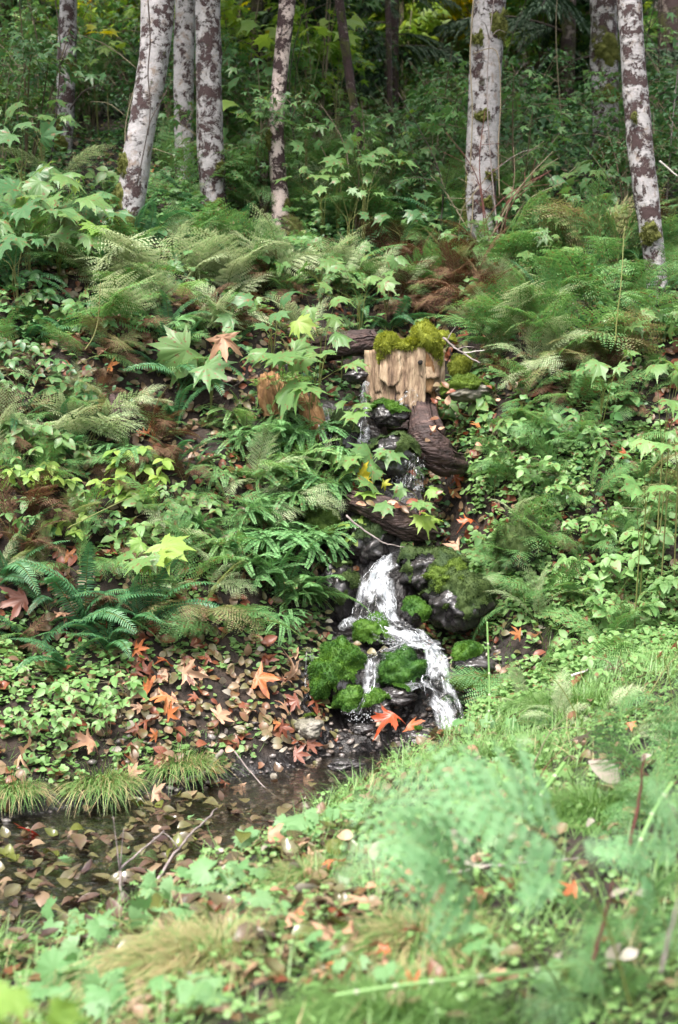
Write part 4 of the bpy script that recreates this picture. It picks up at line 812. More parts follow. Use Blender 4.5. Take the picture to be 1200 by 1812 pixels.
fall('upper_trickle', [(556, 584, 728, 9.5), (562, 590, 760, 9.42), (566, 592, 800, 9.3)], mt='foam', strands=24, dens=.85, seed=5)
fall('upper_trickle', [(640, 656, 680, 9.85), (636, 652, 700, 9.8), (640, 654, 735, 9.6), (630, 656, 765, 9.4), (632, 654, 790, 9.3)], mt='foam', strands=22, dens=.8, seed=6)
fall('dripping_curtain', [(690, 752, 812, 9.1), (692, 752, 840, 9.08), (694, 750, 870, 9.02)], mt='trickle', strands=40, dens=.5, seed=7)
fall('stump_trickle', [(716, 742, 700, 9.6), (700, 740, 712, 9.55), (690, 720, 722, 9.5)], mt='trickle', strands=10, dens=.7, seed=10)
# white riffle where the water lands
rs = RNG; g = Geo()
for (px, py, w, n) in [(660, 1095, 50, 160), (720, 1142, 55, 120), (795, 1300, 40, 150), (640, 1268, 45, 80)]:
    y = {1095: 8.38, 1142: 8.12, 1300: 7.58, 1268: 7.75}[py]; c = at(px, py, y); p = c+rs.normal(0, 1, (n, 3))*[w/2/ppm(y)*.6, .04, .012]+[0, -.03, .01]
    g.inst((np.array([[1, 0, 0], [-1, 0, 0], [0, 1, 0], [0, -1, 0], [0, 0, 1.], [0, 0, -1.]], float), [np.array([[0, 2, 4], [2, 1, 4], [1, 3, 4], [3, 0, 4], [2, 0, 5], [1, 2, 5], [3, 1, 5], [0, 3, 5]])]), np.eye(3)[None]*rs.uniform(.0015, .005, n)[:, None, None], p, 2.)
tag(link('splash', g.mesh('splash', M['foam'], True)), 'fine white splashes', 'splash', kind='stuff')

# pebbles of the stream bed
n = 5200; x = rs.uniform(-2.3, .95, n); y = np.interp(x, NEARX, NEARY)+rs.uniform(-.2, 1.15, n)*(np.interp(x, FARX, FARY)-np.interp(x, NEARX, NEARY)); p = np.stack([x, y, H(x, y)+.004], -1)
import bmesh
bm = bmesh.new(); bmesh.ops.create_icosphere(bm, subdivisions=1, radius=1); V0 = np.array([v.co[:] for v in bm.verts]); F0 = np.array([[v.index for v in f.verts] for f in bm.faces]); bm.free()
g = Geo(); sz = .005+.022*rs.random(n)**4; B = basis(rs.normal(0, 1, (n, 3))*[1, 1, .2], np.tile([0, 0, 1.], (n, 1)))*np.stack([sz*rs.uniform(.7, 1.1, n), sz*1.2, sz*.55], -1)[:, None, :]
g.inst((V0, [F0]), B, p, rs.random(n)); tag(link('gravel', g.mesh('gravel', M['pebble'], True)), 'small rounded gravel on the stream bed', 'gravel', kind='stuff')

# ------------------------------------------------------------------ ground cover, litter and grass: what nobody could count
def nearmask(x, y):   # 1 on the camera's side of the stream
    return y < np.interp(x, NEARX, NEARY)-.02
def stream(x, y): return (y >= np.interp(x, NEARX, NEARY)-.05) & (y <= np.interp(x, FARX, FARY)+.05)
def channel(x, y):
    b = np.full(len(x), 9.)
    for i, j in CHS:
        a = CHP[i]; c = CHP[j]; d = c[:2]-a[:2]; t = np.clip(((x-a[0])*d[0]+(y-a[1])*d[1])/max(d@d, 1e-6), 0, 1); b = np.minimum(b, np.hypot(x-a[0]-t*d[0], (y-a[1]-t*d[1])*1.3)/(a[3]+(c[3]-a[3])*t))
    return b < 1.35
def scatter(n, x0, x1, y0, y1, keep, seed):
    r = np.random.default_rng(seed); x = r.uniform(x0, x1, n); y = r.uniform(y0, y1, n)
    k = ~stream(x, y) & ~channel(x, y); x, y = x[k], y[k]; p = np.stack([x, y, H(x, y)], -1); q = pix(p)
    pr = keep(q[:, 0], q[:, 1], x, y); k = r.random(len(x)) < pr; return p[k], r
# litter over everything
def lit(n, mt, keep, seed, s0, s1, name, label, box=(-5, 5, 2.4, 15)):
    p, r = scatter(n, *box, keep, seed); N_ = normal(p); m = len(p); g = Geo(); sh = r.integers(0, 6, m)
    U = N_+r.normal(0, .24, (m, 3)); D = r.normal(0, 1, (m, 3)); D -= (D*U).sum(1, keepdims=True)*U/np.maximum((U*U).sum(1, keepdims=True), .1)
    B = basis(D, U, r.uniform(s0, s1, m)); cc = r.random(m)
    for i in range(6): k = sh == i; g.inst(litter_shapes[i], B[k], p[k]+N_[k]*r.uniform(.004, .035, k.sum())[:, None], cc[k])
    return tag(link(name, g.mesh(name, M[mt])), label, 'leaf litter', kind='stuff')
bare = lambda a, b: np.clip(.45+1.1*fbm(a*.012, b*.012, 3), 0, 1)
lit(46000, 'litter', lambda a, b, x, y: np.where(y < 10.5, np.where((a > 200) & (a < 620) & (b > 1120), 1., np.where((a > 850) & (b > 780), .25, .75)), .35)*np.where(nearmask(x, y), .6, 1), 21, .03, .085, 'leaf_litter', 'brown and grey alder leaf litter on the banks')
lit(6000, 'rustleaf', lambda a, b, x, y: np.where(b > 1150, .25, bare(a, b)), 22, .03, .10, 'rusty_leaf_litter', 'rust brown leaf litter on the bank', (-3, 3, 7, 12))
# wet leaves drifting in the stream
r = np.random.default_rng(5); n = 800; qx = r.uniform(-20, 640, n); qy = r.uniform(1380, 1700, n); k = (qy > np.interp(qx, [0, 200, 300, 450, 640], [1515, 1478, 1440, 1450, 1480])) | (r.random(n) < .05); qx, qy = qx[k], qy[k]
WL = hit(qx, qy); WL[:, 2] = np.maximum(WL[:, 2], -.02)+r.uniform(.002, .045, len(WL)); m = len(WL); g = Geo(); sh = r.integers(0, 6, m)
B = basis(r.normal(0, 1, (m, 3))*[1, 1, .15], r.normal(0, .2, (m, 3))+[0, 0, 1], r.uniform(.05, .10, m)); cc = r.random(m); big = np.zeros(m, bool); big[:150] = True
for i in range(6): k = (sh == i) & ~big; g.inst(litter_shapes[i], B[k], WL[k], cc[k])
tag(link('wet_leaf_drift', g.mesh('wet_leaf_drift', M['wetlitter'])), 'drift of soaked brown leaves packed in the shallow stream', 'leaf litter', kind='stuff')

clover = Geo()
for a in (0, 2.1, -2.1):
    c_, s_ = math.cos(a), math.sin(a); v = small_oval[0]*[1.5, .62, 1]; v = v@np.array([[c_, -s_, 0], [s_, c_, 0], [0, 0, 1]])+[0, .5, 0]; clover.add(v, small_oval[1])
clover = clover.tpl()
roundl = (np.array([[0, .1, 0], [-.45, 0, .06], [-.55, .5, .08], [-.25, .92, .0], [.25, .92, 0], [.55, .5, .08], [.45, 0, .06], [0, .5, -.04]], float), [np.array([[0, 7, 2, 1], [7, 3, 2, 2][:4]])[:1], np.array([[7, 3, 2], [7, 4, 3], [7, 5, 4], [7, 6, 5], [7, 0, 6]])])
def cover(n, mt, shape, keep, seed, s0, s1, hmax, name, label, box=(-5, 5, 2.4, 15), tilt=.35):
    p, r = scatter(n, *box, keep, seed); N_ = normal(p, .15); m = len(p)
    clump = np.clip(.5+fbm(p[:, 0]*3.1+seed, p[:, 1]*3.1, 3), .05, 1.2)
    U = N_*.6+r.normal(0, tilt, (m, 3))+[0, -.15, .7]; B = basis(r.normal(0, 1, (m, 3))*[1, 1, .2], U, r.uniform(s0, s1, m)); g = Geo()
    hh = hmax*clump*r.random(m)**.8
    g.inst(shape, B, p+N_*hh[:, None]*.6+np.array([0, 0, .4])*hh[:, None], np.clip(r.normal(.45, .25, m)+.3*(clump-.5), 0, 1))
    return tag(link(name, g.mesh(name, M[mt])), label, 'ground cover', kind='stuff')
HOLES = [(60, 990, 85, 90), (790, 520, 110, 85), (190, 810, 70, 40), (290, 800, 60, 50), (885, 940, 55, 50), (100, 530, 110, 50), (340, 570, 90, 60), (760, 610, 120, 60), (420, 640, 90, 50), (330, 1255, 150, 70), (470, 1250, 110, 70), (620, 1290, 120, 60), (850, 1180, 60, 60)]
def holes(a, b):
    h = np.ones(np.shape(a))
    for hx, hy, rx, ry in HOLES: h = np.minimum(h, np.clip(((a-hx)/rx)**2+((b-hy)/ry)**2-.5, .12, 1))
    return h
patch = lambda a, b, s=.010, o=.5, k=1.6: np.clip(o+k*fbm(a*s, b*s, 3), 0, 1)*holes(a, b)
cover(42000, 'herb', clover, lambda a, b, x, y: np.where((a > 840) & (b > 760) & (b < 1330), .95, 0)*patch(a, b, .015, .62), 31, .022, .042, .16, 'creeping_ground_cover', 'dense creeping three part leaves covering the bank beside the cascade', (.6, 3, 7.2, 9.8))
cover(13000, 'herb', roundl, lambda a, b, x, y: np.where((a > 820) & (b > 640) & (b < 1350), .75, 0)*patch(a, b, .02), 32, .025, .05, .18, 'round_ground_cover', 'small round green leaves among the creeping cover', (.4, 3, 7.2, 10.5))
cover(42000, 'herb', roundl, lambda a, b, x, y: np.where((a < 560) & (b > 800) & (b < 1400), .8, .35)*patch(a, b, .012, .4), 33, .02, .045, .10, 'low_ground_cover', 'low green seedlings among leaf litter on the far bank', (-3, 1, 6.7, 10.5))
cover(44000, 'dark', small_oval, lambda a, b, x, y: patch(a, b, .01, .55), 34, .03, .065, .3, 'upper_ground_cover', 'dark green undergrowth leaves covering the upper slope', (-6, 6, 8.6, 16))
cover(30000, 'lady', clover, lambda a, b, x, y: patch(a+500, b, .012, .45), 35, .035, .07, .4, 'mixed_ground_cover', 'mid green undergrowth leaves on the upper slope', (-6, 6, 9.5, 17))
cover(9000, 'maple_blue', small_oval, lambda a, b, x, y: patch(a, b+300, .014, .4), 36, .035, .075, .45, 'pale_undergrowth', 'cool green leaves standing above the upper slope', (-6, 6, 10, 18))
cover(17000, 'herb', clover, lambda a, b, x, y: patch(a, b, .008, .5), 37, .012, .028, .12, 'near_ground_cover', 'small bright leaves among the grass of the near bank', (-2.2, 2.8, 2.2, 7.5))
cover(3000, 'yellow', small_oval, lambda a, b, x, y: patch(a+200, b, .01, .3), 38, .03, .07, .4, 'faded_undergrowth', 'fading yellow leaves scattered through the undergrowth', (-5, 5, 8.3, 16))
# a thin moss skin on wet ground
def blades(n, mt, keep, seed, l0, l1, name, label, box, droop=.9, lean=(0, -.25), w=.0016, cat='grass'):
    p, r = scatter(n, *box, keep, seed); m = len(p); l = r.uniform(l0, l1, m); az = r.uniform(0, 2*PI, m); cl = fbm(p[:, 0]*4+seed, p[:, 1]*4, 2)*3
    d = np.stack([np.cos(az)+np.cos(cl)*.9+lean[0], np.sin(az)+np.sin(cl)*.9+lean[1]], -1); d /= np.linalg.norm(d, axis=1, keepdims=True)
    s = np.linspace(0, 1, 5); out = np.sin(s*1.35)[None]*r.uniform(.35, 1, m)[:, None]*droop; up = (s*1.0)[None]-out*.75*s[None]**1.2
    C = np.stack([p[:, None, 0]+d[:, None, 0]*out*l[:, None], p[:, None, 1]+d[:, None, 1]*out*l[:, None], p[:, None, 2]-.01+up*l[:, None]*.8], -1)
    sd = np.stack([-d[:, 1], d[:, 0], 0*l], -1)[:, None]*(w*np.array([1, .95, .8, .5, .08]))[None, :, None]*r.uniform(.7, 1.5, m)[:, None, None]
    V = np.stack([C-sd, C+sd], 2).reshape(m, 10, 3); F = np.concatenate([[[2*i, 2*i+1, 2*i+3, 2*i+2]] for i in range(4)]); g = Geo()
    g.add(V.reshape(-1, 3), (F[None]+(np.arange(m)*10)[:, None, None]).reshape(-1, 4), np.repeat(r.random(m), 10))
    return tag(link(name, g.mesh(name, M[mt])), label, cat, kind='stuff')
blades(90000, 'grass', lambda a, b, x, y: np.where(nearmask(x, y), np.where((a > 560) | (b > 1620), 1, .4)*patch(a, b, .016, .62, 2.2), 0), 41, .08, .26, 'grass', 'fine green grass on the near bank', (-2.4, 3.2, 2.2, 8.6))
blades(26000, 'grass', lambda a, b, x, y: np.where((a > 860) & (b > 1080), .8, np.where((a < 470) & (b > 1290), .5, 0)), 42, .05, .14, 'far_bank_grass', 'thin grass fringing the far bank', (-2.6, 3, 6.8, 9))
blades(9000, 'straw', lambda a, b, x, y: np.where(nearmask(x, y), patch(a, b, .01, .4), 0), 43, .08, .20, 'dry_grass', 'dry straw coloured blades among the green grass', (-2.4, 3, 2.2, 8.4))
#--END-D--
# ------------------------------------------------------------------ grass tussocks
def tussock(label, px, py, wpx, hpx, mts, seed, n=900, hang=1.):
    c = g1(px, py); k = 1/ppm(c[1]); r = np.random.default_rng(seed); w = wpx*k/2; h = hpx*k
    h *= .72; w *= 1.15; t = link('grass_tussock', None, loc=c); tag(t, label, 'grass tuft', 'grass tussocks along the stream')
    for j, mt in enumerate(mts):
        m = n//len(mts); az = r.uniform(0, 2*PI, m); l = h*r.uniform(.7, 1.3, m)*1.1; q = np.linspace(0, 1, 7); rb = r.random(m)**.5; b = np.stack([np.cos(az), np.sin(az)*.8], -1)*(rb*(1+.5*r.standard_normal(m)*.5))[:, None]*w*.9; l = l*(1.05-.5*rb)
        az2 = az+r.normal(0, .8, m); d = np.stack([np.cos(az2), np.sin(az2)-.35], -1); rc = r.uniform(.25, 1.25, m)[:, None]; l = l*r.uniform(.6, 1.15, m)
        out = (q[None]**1.1)*rc*w*1.0; up = l[:, None]*(q[None]*1.7-q[None]**2*(1.55+.5*hang)*rc)
        V = np.stack([b[:, :1]+d[:, :1]*out, b[:, 1:]+d[:, 1:]*out, up], -1); sd = np.stack([-d[:, 1], d[:, 0], 0*az], -1)[:, None]*(.0015*np.array([1, 1, .9, .8, .6, .4, .1]))[None, :, None]
        V = np.stack([V-sd, V+sd], 2).reshape(m, 14, 3); F = np.array([[2*i, 2*i+1, 2*i+3, 2*i+2] for i in range(6)]); g = Geo()
        g.add(V.reshape(-1, 3), (F[None]+(np.arange(m)*14)[:, None, None]).reshape(-1, 4), np.repeat(r.random(m), 14)); link('blades', g.mesh('blades', M[mt]), t)['kind'] = 'stuff'
for a in [('drooping green tussock dipping into the dark pool on the far bank', 178, 1395, 100, 62, ['grass', 'grass', 'straw'], 1, 1000), ('green tussock under the small oval leaves, middle of the far bank edge', 318, 1352, 100, 52, ['grass', 'straw', 'grass'], 2, 800),
          ('dark tussock at the edge of the photo beside the brown pool', 20, 1400, 90, 50, ['grass', 'grass', 'straw'], 4, 800),
          ('large drooping tussock half blond and half green on the near bank', 400, 1700, 270, 95, ['grass', 'straw', 'straw'], 5, 3600, 1.2), ('tussock behind the round herb leaves, near the middle of the near bank', 560, 1560, 150, 62, ['grass', 'straw', 'grass'], 6, 1800),
          ('low tussock below the horsetail stem', 700, 1800, 260, 90, ['grass'], 7, 2200), ('soft tussock behind the large blurred fern', 880, 1350, 160, 70, ['grass'], 8, 1800), ('pale tussock below the long bleached leaf', 1060, 1440, 200, 80, ['grass'], 9, 2200),
          ('tussock under the white lying twig at the bank edge', 1020, 1250, 150, 60, ['grass'], 10, 1800), ('tussock between blurred fern and brown curled leaf', 760, 1660, 200, 76, ['grass', 'straw'], 11, 1800)]:
    tussock(*a)

# ------------------------------------------------------------------ lobed leaf plants, shrubs of three part leaves, herbs
def recol(shape, mt, nm):
    g = Geo().add(shape[0], shape[1], .5); return g.mesh(nm, M[mt])
LM_ = {}
def leafmesh(kind, mt, i):
    key = (kind, mt, i)
    if key not in LM_:
        if kind == 'tri':
            g = Geo()
            for k, (a, sc) in enumerate([(0, 1), (1.35, .82), (-1.35, .82)]):
                v = oval(.33, .28, 0, .1, 5)[0]*sc; c_, s_ = math.cos(a), math.sin(a); v = v@np.array([[c_, -s_, 0], [s_, c_, 0], [0, 0, 1]])+[0, .28 if k == 0 else .12, 0]; g.add(v, oval(.33, .28, 0, .1, 5)[1], .3+.2*k)
            tube(g, [[0, 0, 0], [0, .15, .0], [0, .3, 0]], .012, 3, .5, cap=False); LM_[key] = g.mesh('leaf', M[mt])
        else: LM_[key] = recol({'soft': softleaf, 'herb': herbleaf, 'big': bigleaf}[kind][i % {'soft': 4, 'herb': 2, 'big': 5}[kind]], mt, 'leaf')
    return LM_[key]
def plant(base, phrase, cat, group, p, tips, kind, mt, sizes, stemr=.004, face=(0, -.45, 1), jit=.42, label=None, stemmat='stem', alt=None):
    """stems from the ground to each leaf; leaves are parts"""
    p = np.asarray(p, float); t = thing(base, phrase, cat, group, p, auto=label is None, ref=np.mean(tips, 0) if len(tips) else p)
    if label: t['label'] = label
    g = Geo(); ctr = np.mean(tips, 0)-p
    for i, (q, s) in enumerate(zip(tips, sizes)):
        q = np.asarray(q)-p; h = np.array([ctr[0]*.3, ctr[1]*.3, max(.05, ctr[2]*.55)])+np.random.default_rng(i).normal(0, .015, 3)
        back = np.array([q[0]*.75, q[1]*.75, q[2]*.92]); P = curve([[0, 0, 0], h, (h+back)/2+[0, 0, .02], q], 10); tube(g, P, np.linspace(stemr, .0012, 10), 4, .5, cap=False)
        out = q-np.array([ctr[0]*.7, ctr[1]*.7, q[2]]); out = out+np.array([0, -.06, 0])+RNG.normal(0, .05, 3)*[1, 1, 0]; out /= np.linalg.norm(out)+1e-6
        D = out+np.array([0, 0, -.35])+RNG.normal(0, jit*.6, 3); U = np.array(face)+RNG.normal(0, jit, 3)
        B = basis(D[None], U[None])[0]; m = Matrix([[*B[0], 0], [*B[1], 0], [*B[2], 0], [0, 0, 0, 1]])
        o = link('leaf', leafmesh(kind, alt if alt and random.random() < .12 else mt, i % 4), t); o.rotation_euler = m.to_euler(); o.location = q; o.scale = (s,)*3
    link('stem', g.mesh('stem', M[stemmat]), t)
    return t
def lobed(px, py, n, spread, spx, mt, y=None, label=None, alt=None, phrase=None, h=.35, kind='soft'):
    """px, py: centre of the leaves in the photo; spread: half extent in photo px; spx: leaf length in px"""
    gpt = g1(px, min(py+h*.5*260, 1790)); yy = y or gpt[1]-.15; k = 1/ppm(yy); c = at(px, py, yy); tips = []
    for i in range(n):
        a = i*2.4; r_ = math.sqrt((i+.5)/n)*spread*k; tips.append(c+np.array([math.cos(a)*r_*1.15, math.sin(a)*r_*.6, math.sin(a)*r_*.45*1+random.uniform(-.05, .05)]))
    bx, by = c[0]+random.uniform(-.05, .05), yy+.22; gz = float(H(bx, by))
    if gz > c[2]-.05: by = yy+.02; gz = float(H(bx, by))
    return plant('broadleaf_plant', phrase or {'maple': 'soft green lobed leaf plant', 'maple_blue': 'cool green lobed leaf plant', 'lime': 'lime green lobed leaf plant', 'yleaf': 'yellowing lobed leaf plant', 'lady': 'mid green lobed leaf plant', 'herb': 'bright green lobed leaf plant'}[mt],
                 'plant', 'lobed leaf plants on the bank', (bx, by, gz-.02), tips, kind, mt, [spx*k*random.choice((.5, .8, .95, 1.1))*random.uniform(.85, 1.1)*.92 for _ in tips], label=label, alt=alt)
L_LIST = [(560, 620, 6, 60, 52, 'maple', 9.25), (490, 625, 5, 45, 56, 'maple', 9.2), (538, 690, 2, 16, 60, 'maple', 9.1), (625, 715, 4, 34, 46, 'maple', 9.15), (672, 795, 3, 26, 54, 'maple', 9.0), (640, 845, 4, 30, 50, 'maple', 8.85, 'lime'), (615, 800, 3, 30, 44, 'maple', 8.95),
    (735, 880, 5, 46, 36, 'maple', 8.7, 'lime'), (760, 905, 3, 24, 34, 'lime', 8.65), (360, 620, 4, 50, 70, 'maple', 9.3), (470, 550, 6, 60, 40, 'maple_blue', 9.7), (430, 535, 4, 34, 36, 'maple', 9.9), (570, 550, 4, 40, 36, 'maple', 9.9), (610, 560, 3, 24, 30, 'maple', 10.1),
    (1185, 640, 4, 40, 52, 'maple', 8.4), (1160, 778, 2, 22, 60, 'herb', 8.2), (1150, 850, 2, 30, 62, 'herb', 8.0), (1205, 700, 3, 30, 52, 'maple', 8.3), (1200, 770, 2, 20, 50, 'maple', 8.2),
    (40, 300, 8, 80, 48, 'maple_blue', 10.6), (95, 325, 8, 70, 52, 'maple', 10.3), (150, 360, 7, 60, 50, 'maple_blue', 10.4), (40, 360, 8, 70, 50, 'maple_blue', 10.0), (170, 395, 4, 36, 46, 'lime', 10.2), (20, 230, 6, 60, 44, 'maple_blue', 11.0), (100, 390, 6, 60, 46, 'maple', 10.1), (10, 420, 6, 60, 54, 'maple_blue', 9.7),
    (60, 200, 6, 60, 40, 'maple', 12.0), (650, 270, 7, 60, 40, 'maple', 12.2), (590, 260, 6, 55, 40, 'lady', 12.6), (560, 300, 6, 50, 36, 'maple', 12.2), (690, 240, 7, 70, 32, 'maple_blue', 13.4), (760, 210, 8, 80, 28, 'maple', 14.4), (700, 190, 8, 80, 26, 'maple_blue', 15.5), (620, 330, 6, 50, 34, 'maple', 11.6),
    (440, 190, 6, 60, 44, 'lime', 13.5), (450, 140, 5, 50, 44, 'lady', 14), (420, 250, 6, 50, 34, 'lady', 13.6), (540, 60, 5, 60, 40, 'lime', 13.2), (600, 40, 5, 50, 36, 'lime', 14), (470, 40, 4, 40, 40, 'lime', 14), (160, 90, 5, 60, 30, 'lime', 15), (180, 45, 3, 26, 34, 'yleaf', 14.6),
    (1000, 300, 8, 60, 30, 'maple', 12.8), (960, 330, 8, 60, 28, 'maple_blue', 12.2), (1030, 350, 8, 70, 30, 'maple', 11.9), (1010, 400, 8, 60, 28, 'maple', 11.5), (940, 380, 7, 60, 30, 'lady', 11.8), (1060, 312, 7, 50, 28, 'maple_blue', 12.6), (990, 445, 7, 60, 28, 'maple', 11.2), (1190, 420, 6, 40, 34, 'maple', 11.5),
    (1190, 350, 6, 50, 30, 'maple_blue', 12), (1180, 560, 6, 40, 34, 'maple', 10), (630, 490, 6, 50, 32, 'maple', 10.6), (560, 470, 6, 50, 30, 'maple', 10.9), (590, 430, 6, 50, 30, 'maple', 11.3), (520, 430, 5, 40, 28, 'lady', 11.4), (680, 460, 5, 50, 28, 'maple', 11), (350, 400, 5, 50, 34, 'maple', 11.6), (300, 390, 5, 50, 34, 'maple', 11.7),
    (440, 390, 6, 50, 32, 'maple', 11.8), (740, 330, 6, 60, 28, 'maple_blue', 12.9), (710, 380, 6, 60, 26, 'maple_blue', 12.1), (780, 280, 6, 60, 28, 'maple', 13.6), (270, 960, 4, 40, 60, 'lime', 7.9), (250, 985, 3, 30, 52, 'maple', 7.8), (1085, 640, 5, 50, 36, 'maple', 9.2), (1110, 570, 5, 50, 36, 'maple', 9.8)]
for e in L_LIST:
    a, b, n, sp, sx, mt, y = e[:7]; lobed(a, b, n, sp, sx, mt, y, alt=e[7] if len(e) > 7 else ('lime' if random.random() < .3 else None))
def trip(px, py, n, sp, sx, mt, y=None, phrase=None, stemmat='cane'):
    gpt = g1(px, min(py+30, 1790)); yy = y or max(gpt[1]-.12, 2.0); k = 1/ppm(yy); c = at(px, py, yy); tips = [c+np.array([random.uniform(-1, 1)*sp*k, random.uniform(-.5, .5)*sp*k, random.uniform(-.6, .6)*sp*k]) for _ in range(n)]
    bx, by = c[0]+random.uniform(-.1, .1), yy+.12; gz = float(H(bx, by))
    return plant('bramble_plant', phrase or {'maple': 'soft green bramble sprig', 'maple_blue': 'cool green bramble sprig', 'lime': 'lime green bramble sprig', 'lady': 'mid green bramble sprig', 'herb': 'bright green bramble sprig', 'dark': 'dark green bramble sprig', 'yleaf': 'yellow leaved bramble sprig'}[mt], 'plant', 'bramble sprigs with leaves in threes',
                 (bx, by, min(gz, c[2]-.05)-.02), tips, 'tri', mt, [sx*k*random.uniform(.7, 1.15) for _ in tips], stemmat=stemmat, stemr=.0035)
T_LIST = [(40, 620, 'maple_blue'), (90, 650, 'maple_blue'), (30, 680, 'maple_blue'), (130, 690, 'maple_blue'), (20, 750, 'maple'), (70, 770, 'maple'), (40, 810, 'maple'), (120, 800, 'maple'), (230, 810, 'lime'), (260, 830, 'lime'), (200, 860, 'lime'), (150, 880, 'maple'), (240, 870, 'lime'), (310, 870, 'maple'), (130, 840, 'lime'),
    (60, 850, 'lime'), (30, 880, 'lady'), (270, 900, 'maple'), (340, 900, 'maple'), (180, 920, 'lady'), (320, 940, 'maple'), (230, 940, 'herb'), (110, 920, 'lime'), (60, 930, 'lady'), (390, 960, 'maple'), (190, 1240, 'herb'), (160, 1260, 'herb'), (210, 1210, 'herb'), (100, 1270, 'herb'), (50, 1270, 'herb'), (120, 1210, 'herb'), (1100, 690, 'lady'), (1000, 740, 'lady'), (940, 760, 'herb'), (1080, 780, 'herb'), (900, 790, 'herb'), (1050, 740, 'lady'), (1100, 1000, 'herb'), (1150, 950, 'herb'), (1050, 930, 'herb'), (1000, 870, 'herb'), (960, 830, 'herb'), (1180, 1030, 'herb'),
    (1120, 1080, 'herb'), (1060, 1060, 'herb'), (1000, 1000, 'herb'), (980, 940, 'herb'), (1160, 1130, 'herb'), (1080, 1180, 'herb'), (1020, 1140, 'herb'), (1130, 900, 'herb'), (1190, 880, 'maple'), (860, 700, 'maple'), (890, 740, 'maple'), (700, 770, 'maple'), (770, 720, 'maple'), (760, 965, 'maple'), (640, 930, 'lime'), (870, 950, 'maple')]
for a, b, mt in T_LIST: trip(a, b, random.randint(7, 12), random.uniform(24, 44), random.uniform(15, 29), mt)
for i in range(34):
    a = random.uniform(0, 1200); b = random.uniform(300, 560); trip(a, b, 8, 36, random.uniform(18, 28), random.choice(['maple', 'maple_blue', 'lady', 'dark', 'dark', 'lady']))
# low round lobed herbs of the near bank, out of focus
def herb(px, py, n, sp, sx, mt='herb_front', hgt=.07, phrase='pale green herb with scalloped leaves'):
    c = g1(px, py); k = 1/ppm(c[1]); tips = [c+np.array([random.uniform(-1, 1)*sp*k, random.uniform(-1, 1)*sp*k*.8, hgt*random.uniform(.6, 1.3)]) for _ in range(n)]
    plant('herb_plant', phrase, 'plant', 'scalloped herbs on the near bank', c-[0, 0, .01], tips, 'herb', mt, [sx*.85*k*random.uniform(.6, 1.15) for _ in tips], stemr=.0015, face=(0, -.5, 1))
for a, b, n, sp, sx in [(545, 1490, 8, 50, 46), (480, 1500, 7, 46, 36), (590, 1470, 6, 40, 40), (410, 1580, 8, 60, 42), (350, 1590, 7, 50, 38), (290, 1600, 7, 50, 36), (240, 1545, 5, 36, 36), (300, 1640, 7, 50, 46), (230, 1680, 7, 60, 44), (130, 1660, 6, 50, 40), (160, 1740, 7, 60, 56), (260, 1740, 6, 50, 50), (420, 1625, 4, 40, 46),
    (500, 1650, 3, 30, 40), (200, 1790, 7, 70, 60), (330, 1790, 6, 60, 56), (100, 1790, 7, 60, 60), (640, 1760, 5, 60, 36), (980, 1620, 6, 40, 44), (760, 1570, 4, 40, 40), (560, 1700, 5, 50, 36), (880, 1700, 6, 60, 34), (1000, 1760, 6, 60, 40), (60, 1560, 5, 50, 30), (1120, 1560, 6, 60, 40), (360, 1480, 4, 40, 30), (700, 1470, 5, 50, 36)]:
    herb(a, b, n, sp, sx)
for i in range(16):
    a = random.uniform(840, 1200); b = random.uniform(1230, 1520); herb(a, b, random.randint(3, 6), 30, random.uniform(22, 34), random.choice(['herb', 'herb_front', 'maple']), phrase='small herb sprig in the rough grass')
for i in range(14):
    a = random.uniform(830, 1200); b = random.uniform(1220, 1480); p = g1(a, b); e = p+np.array([random.uniform(-.3, .3), random.uniform(-.1, .1), random.uniform(.08, .3)]); g = Geo(); c = curve([p*0, (e-p)*.5+[0, 0, .05], e-p], 10); tube(g, c, np.linspace(.0028, .0012, 10), 4, .5)
    w = random.choice(['cane', 'redtwig', 'stem']); o = tag(link('dead_stem', g.mesh('dead_stem', M[w], True), loc=p), {'cane': 'thin dry brown', 'redtwig': 'thin red brown', 'stem': 'thin yellow green'}[w]+' stem in the rough grass', 'stem', 'thin stems in the rough grass'); AUTO.append((o, o['label'], p))
# close, strongly blurred sprig at the lower corner
plant('broadleaf_plant', '', 'plant', 'lobed leaf plants on the bank', g1(30, 1805)-[0, .6, 0], [at(20, 1750, 2.2), at(90, 1790, 2.25), at(-10, 1800, 2.2), at(60, 1830, 2.1)], 'soft', 'lime', [.07, .06, .07, .06], label='blurred lime green leaves close to the lens at the bottom corner')

